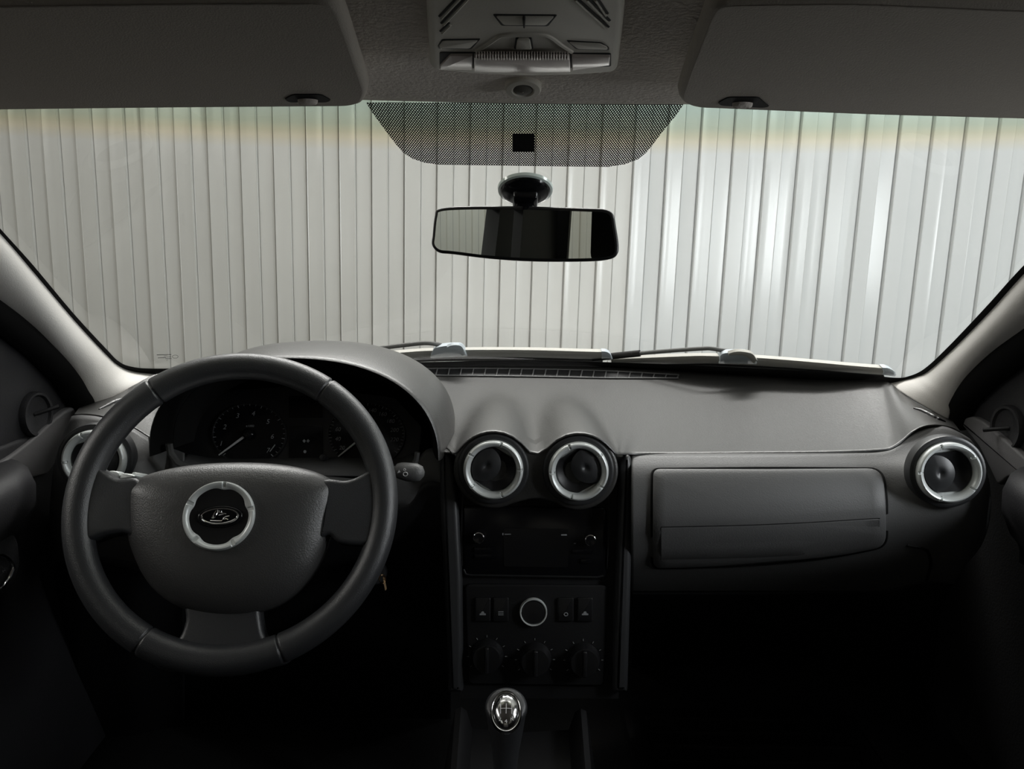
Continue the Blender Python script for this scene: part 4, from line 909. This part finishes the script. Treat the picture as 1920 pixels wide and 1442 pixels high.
def mirror():
    n = unit(A(-0.16, -1, -0.02)); c = P(984, 438, 0.905); f = Fr(c, (1, 0, 0), n)
    o = thing('rear_view_mirror', 'rear-view mirror in black frame on a suction mount below the dotted patch', 'mirror', c)
    ol = [(822, 391), (870, 386.5), (985, 386.5), (1100, 390), (1135, 392), (1150, 402), (1155, 425), (1160, 460), (1157, 478), (1142, 487), (1100, 491), (1000, 491), (920, 486), (850, 477.5), (822, 474), (809, 460), (810, 440), (814, 405)]
    q = resample(f.pxs(ol), 120, closed=True)
    link('housing', G().prism(inset(q, 0.0002), f, -0.016, 0.0, 0.003, 4), M['black'], o, smooth=50)
    g = G(); i = inset(q, 0.0042); g.v = [tuple(f.w(*p, 0.0006)) for p in i]+[tuple(f.w(*p, -0.001)) for p in i]; m = len(i)
    g.f = [tuple(range(m))]+[(k, (k+1) % m, m+(k+1) % m, m+k) for k in range(m)]
    link('mirror_glass', g, M['mirrorglass'], o, smooth=0)
    # suction foot on the glass
    s = W(985, 353, -0.004); t0 = unit(wsurf(0.015, 0.85)-wsurf(0.015, 0.75)); nn = unit(np.cross(t0, A(1, 0, 0))); nn = nn if nn[1] < 0 else -nn
    sf = Fr(s, (1, 0, 0), nn)
    link('suction_cup_rim', G().lathe([(0.0335, 0.0), (0.0330, 0.0035), (0.030, 0.005)], sf, 48), M['clearcup'], o)
    link('suction_cup', G().lathe([(0.0315, 0.0005), (0.0305, 0.005), (0.026, 0.010), (0.018, 0.013), (0.0005, 0.014)], sf, 48), M['gloss'], o)
    link('mount', G().prism(rrect(0.030, 0.040, 0.005, 4, (0, -0.006)), sf, 0.008, 0.022, 0.004), M['gloss'], o, smooth=40)
    a = sf.w(0, -0.018, 0.012); b = f.w(0.0, 0.026, -0.008)
    link('stem', G().tube([a, a*0.5+b*0.5, b, f.w(0, 0.010, -0.012)], [0.012, 0.011, 0.010, 0.010], 16), M['gloss'], o)
M['clearcup'] = mat('clear_soft_plastic', (0.62, 0.70, 0.66), 0.1, spec=0.7)
mirror()

# ================================================================ WIPERS
def wipers():
    def slab(name, top, bot, m, par, th=0.012, push=0.03, n=60):
        T = resample([W(*p, off=push) for p in top], n); B = resample([W(*p, off=push) for p in bot], n); d = A(0, th, 0.004)
        lo = [[a, (a+b)/2+A(0, -th*0.35, 0), b, b+d, a+d] for a, b in zip(T, B)]
        return link(name, G().loft(lo), m, par, smooth=40)
    def arm(pl, r, par, push=0.045):
        link('arm', G().tube(resample([W(*p, off=push) for p in pl], 40), r, 8), M['arm'], par, smooth=60)
    o = thing('windscreen_wiper', 'left wiper with blue-grey connector, ending mid windscreen', 'wiper', W(900, 668, 0.03), 'wipers parked along the windscreen base')
    slab('blade', [(640, 672), (690, 667), (760, 660.5), (810, 657.5), (900, 656), (1000, 656.5), (1090, 659), (1130, 660)], [(640, 682), (690, 678), (760, 673), (810, 670), (900, 669), (1000, 670.5), (1090, 673), (1130, 674)], M['grey_strip'], o)
    slab('rubber_lip', [(640, 682), (690, 678), (760, 673), (810, 670), (900, 669), (1000, 670.5), (1090, 673), (1130, 674)], [(640, 690), (690, 686), (760, 681), (810, 678), (900, 677), (1000, 678), (1090, 679), (1130, 680)], M['rubber'], o, 0.006)
    slab('end_cap', [(1128, 659), (1136, 659.5), (1143, 663), (1148, 670)], [(1128, 674.5), (1136, 675), (1143, 676), (1149, 677)], M['blue_grey'], o, 0.014, 0.027, 12)
    slab('connector', [(809, 662), (814, 654), (822, 651), (834, 649), (850, 648), (864, 649), (871, 656), (875, 664)], [(807, 671), (814, 671), (822, 670.5), (834, 670), (850, 669.5), (864, 669), (871, 668.5), (876, 668)], M['blue_grey'], o, 0.018, 0.020, 24)
    slab('connector_cap', [(838, 651), (848, 647.5), (862, 648), (869, 655), (872, 665)], [(838, 655.5), (848, 655), (856, 656), (862, 662), (866, 668)], M['blue_grey'], o, 0.006, 0.012, 16)
    arm([(560, 672), (640, 664), (675, 659), (720, 652), (760, 647), (795, 643.5), (815, 645), (840, 650)], 0.0042, o)
    o = thing('windscreen_wiper', 'right wiper reaching the passenger corner, darker connector on its arm', 'wiper', W(1400, 680, 0.03), 'wipers parked along the windscreen base')
    slab('blade', [(1146, 675), (1200, 671.5), (1300, 667.5), (1350, 668), (1420, 671), (1500, 677), (1600, 686), (1657, 690.5)], [(1146, 682.5), (1200, 683.5), (1300, 682), (1350, 682.5), (1420, 686), (1500, 691), (1600, 699), (1657, 703)], M['grey_strip'], o, 0.012, 0.022)
    slab('rubber_lip', [(1240, 683), (1300, 682), (1350, 682.5), (1420, 686), (1500, 691), (1600, 699), (1657, 703)], [(1240, 688), (1300, 688), (1350, 689), (1420, 692), (1500, 697), (1600, 704), (1657, 708)], M['rubber'], o, 0.006, 0.022)
    slab('end_cap', [(1655, 689.5), (1664, 690), (1672, 693), (1678, 697)], [(1655, 703), (1664, 704), (1672, 705.5), (1678, 706.5)], M['blue_grey'], o, 0.014, 0.020, 12)
    slab('connector', [(1350, 668), (1356, 663), (1370, 661.5), (1385, 661), (1402, 661.5), (1412, 668), (1417, 676)], [(1348, 681.5), (1356, 682), (1370, 682), (1385, 682), (1402, 682.5), (1412, 683), (1418, 683)], M['blue_grey'], o, 0.018, 0.014, 24)
    slab('connector_cap', [(1366, 663), (1380, 659.5), (1396, 660), (1411, 664), (1420, 676)], [(1366, 666.5), (1380, 666), (1394, 667), (1404, 672), (1412, 681)], M['grey_strip'], o, 0.006, 0.007, 16)
    arm([(1120, 671), (1150, 668), (1200, 662.5), (1260, 657.5), (1320, 653.5), (1336, 654), (1360, 658), (1384, 663)], 0.0040, o, 0.04)
    link('arm_sleeve', G().tube([W(*p, off=0.04) for p in ((1112, 672), (1150, 667.5), (1200, 662.5))], 0.0065, 10), M['rubber'], o)
wipers()
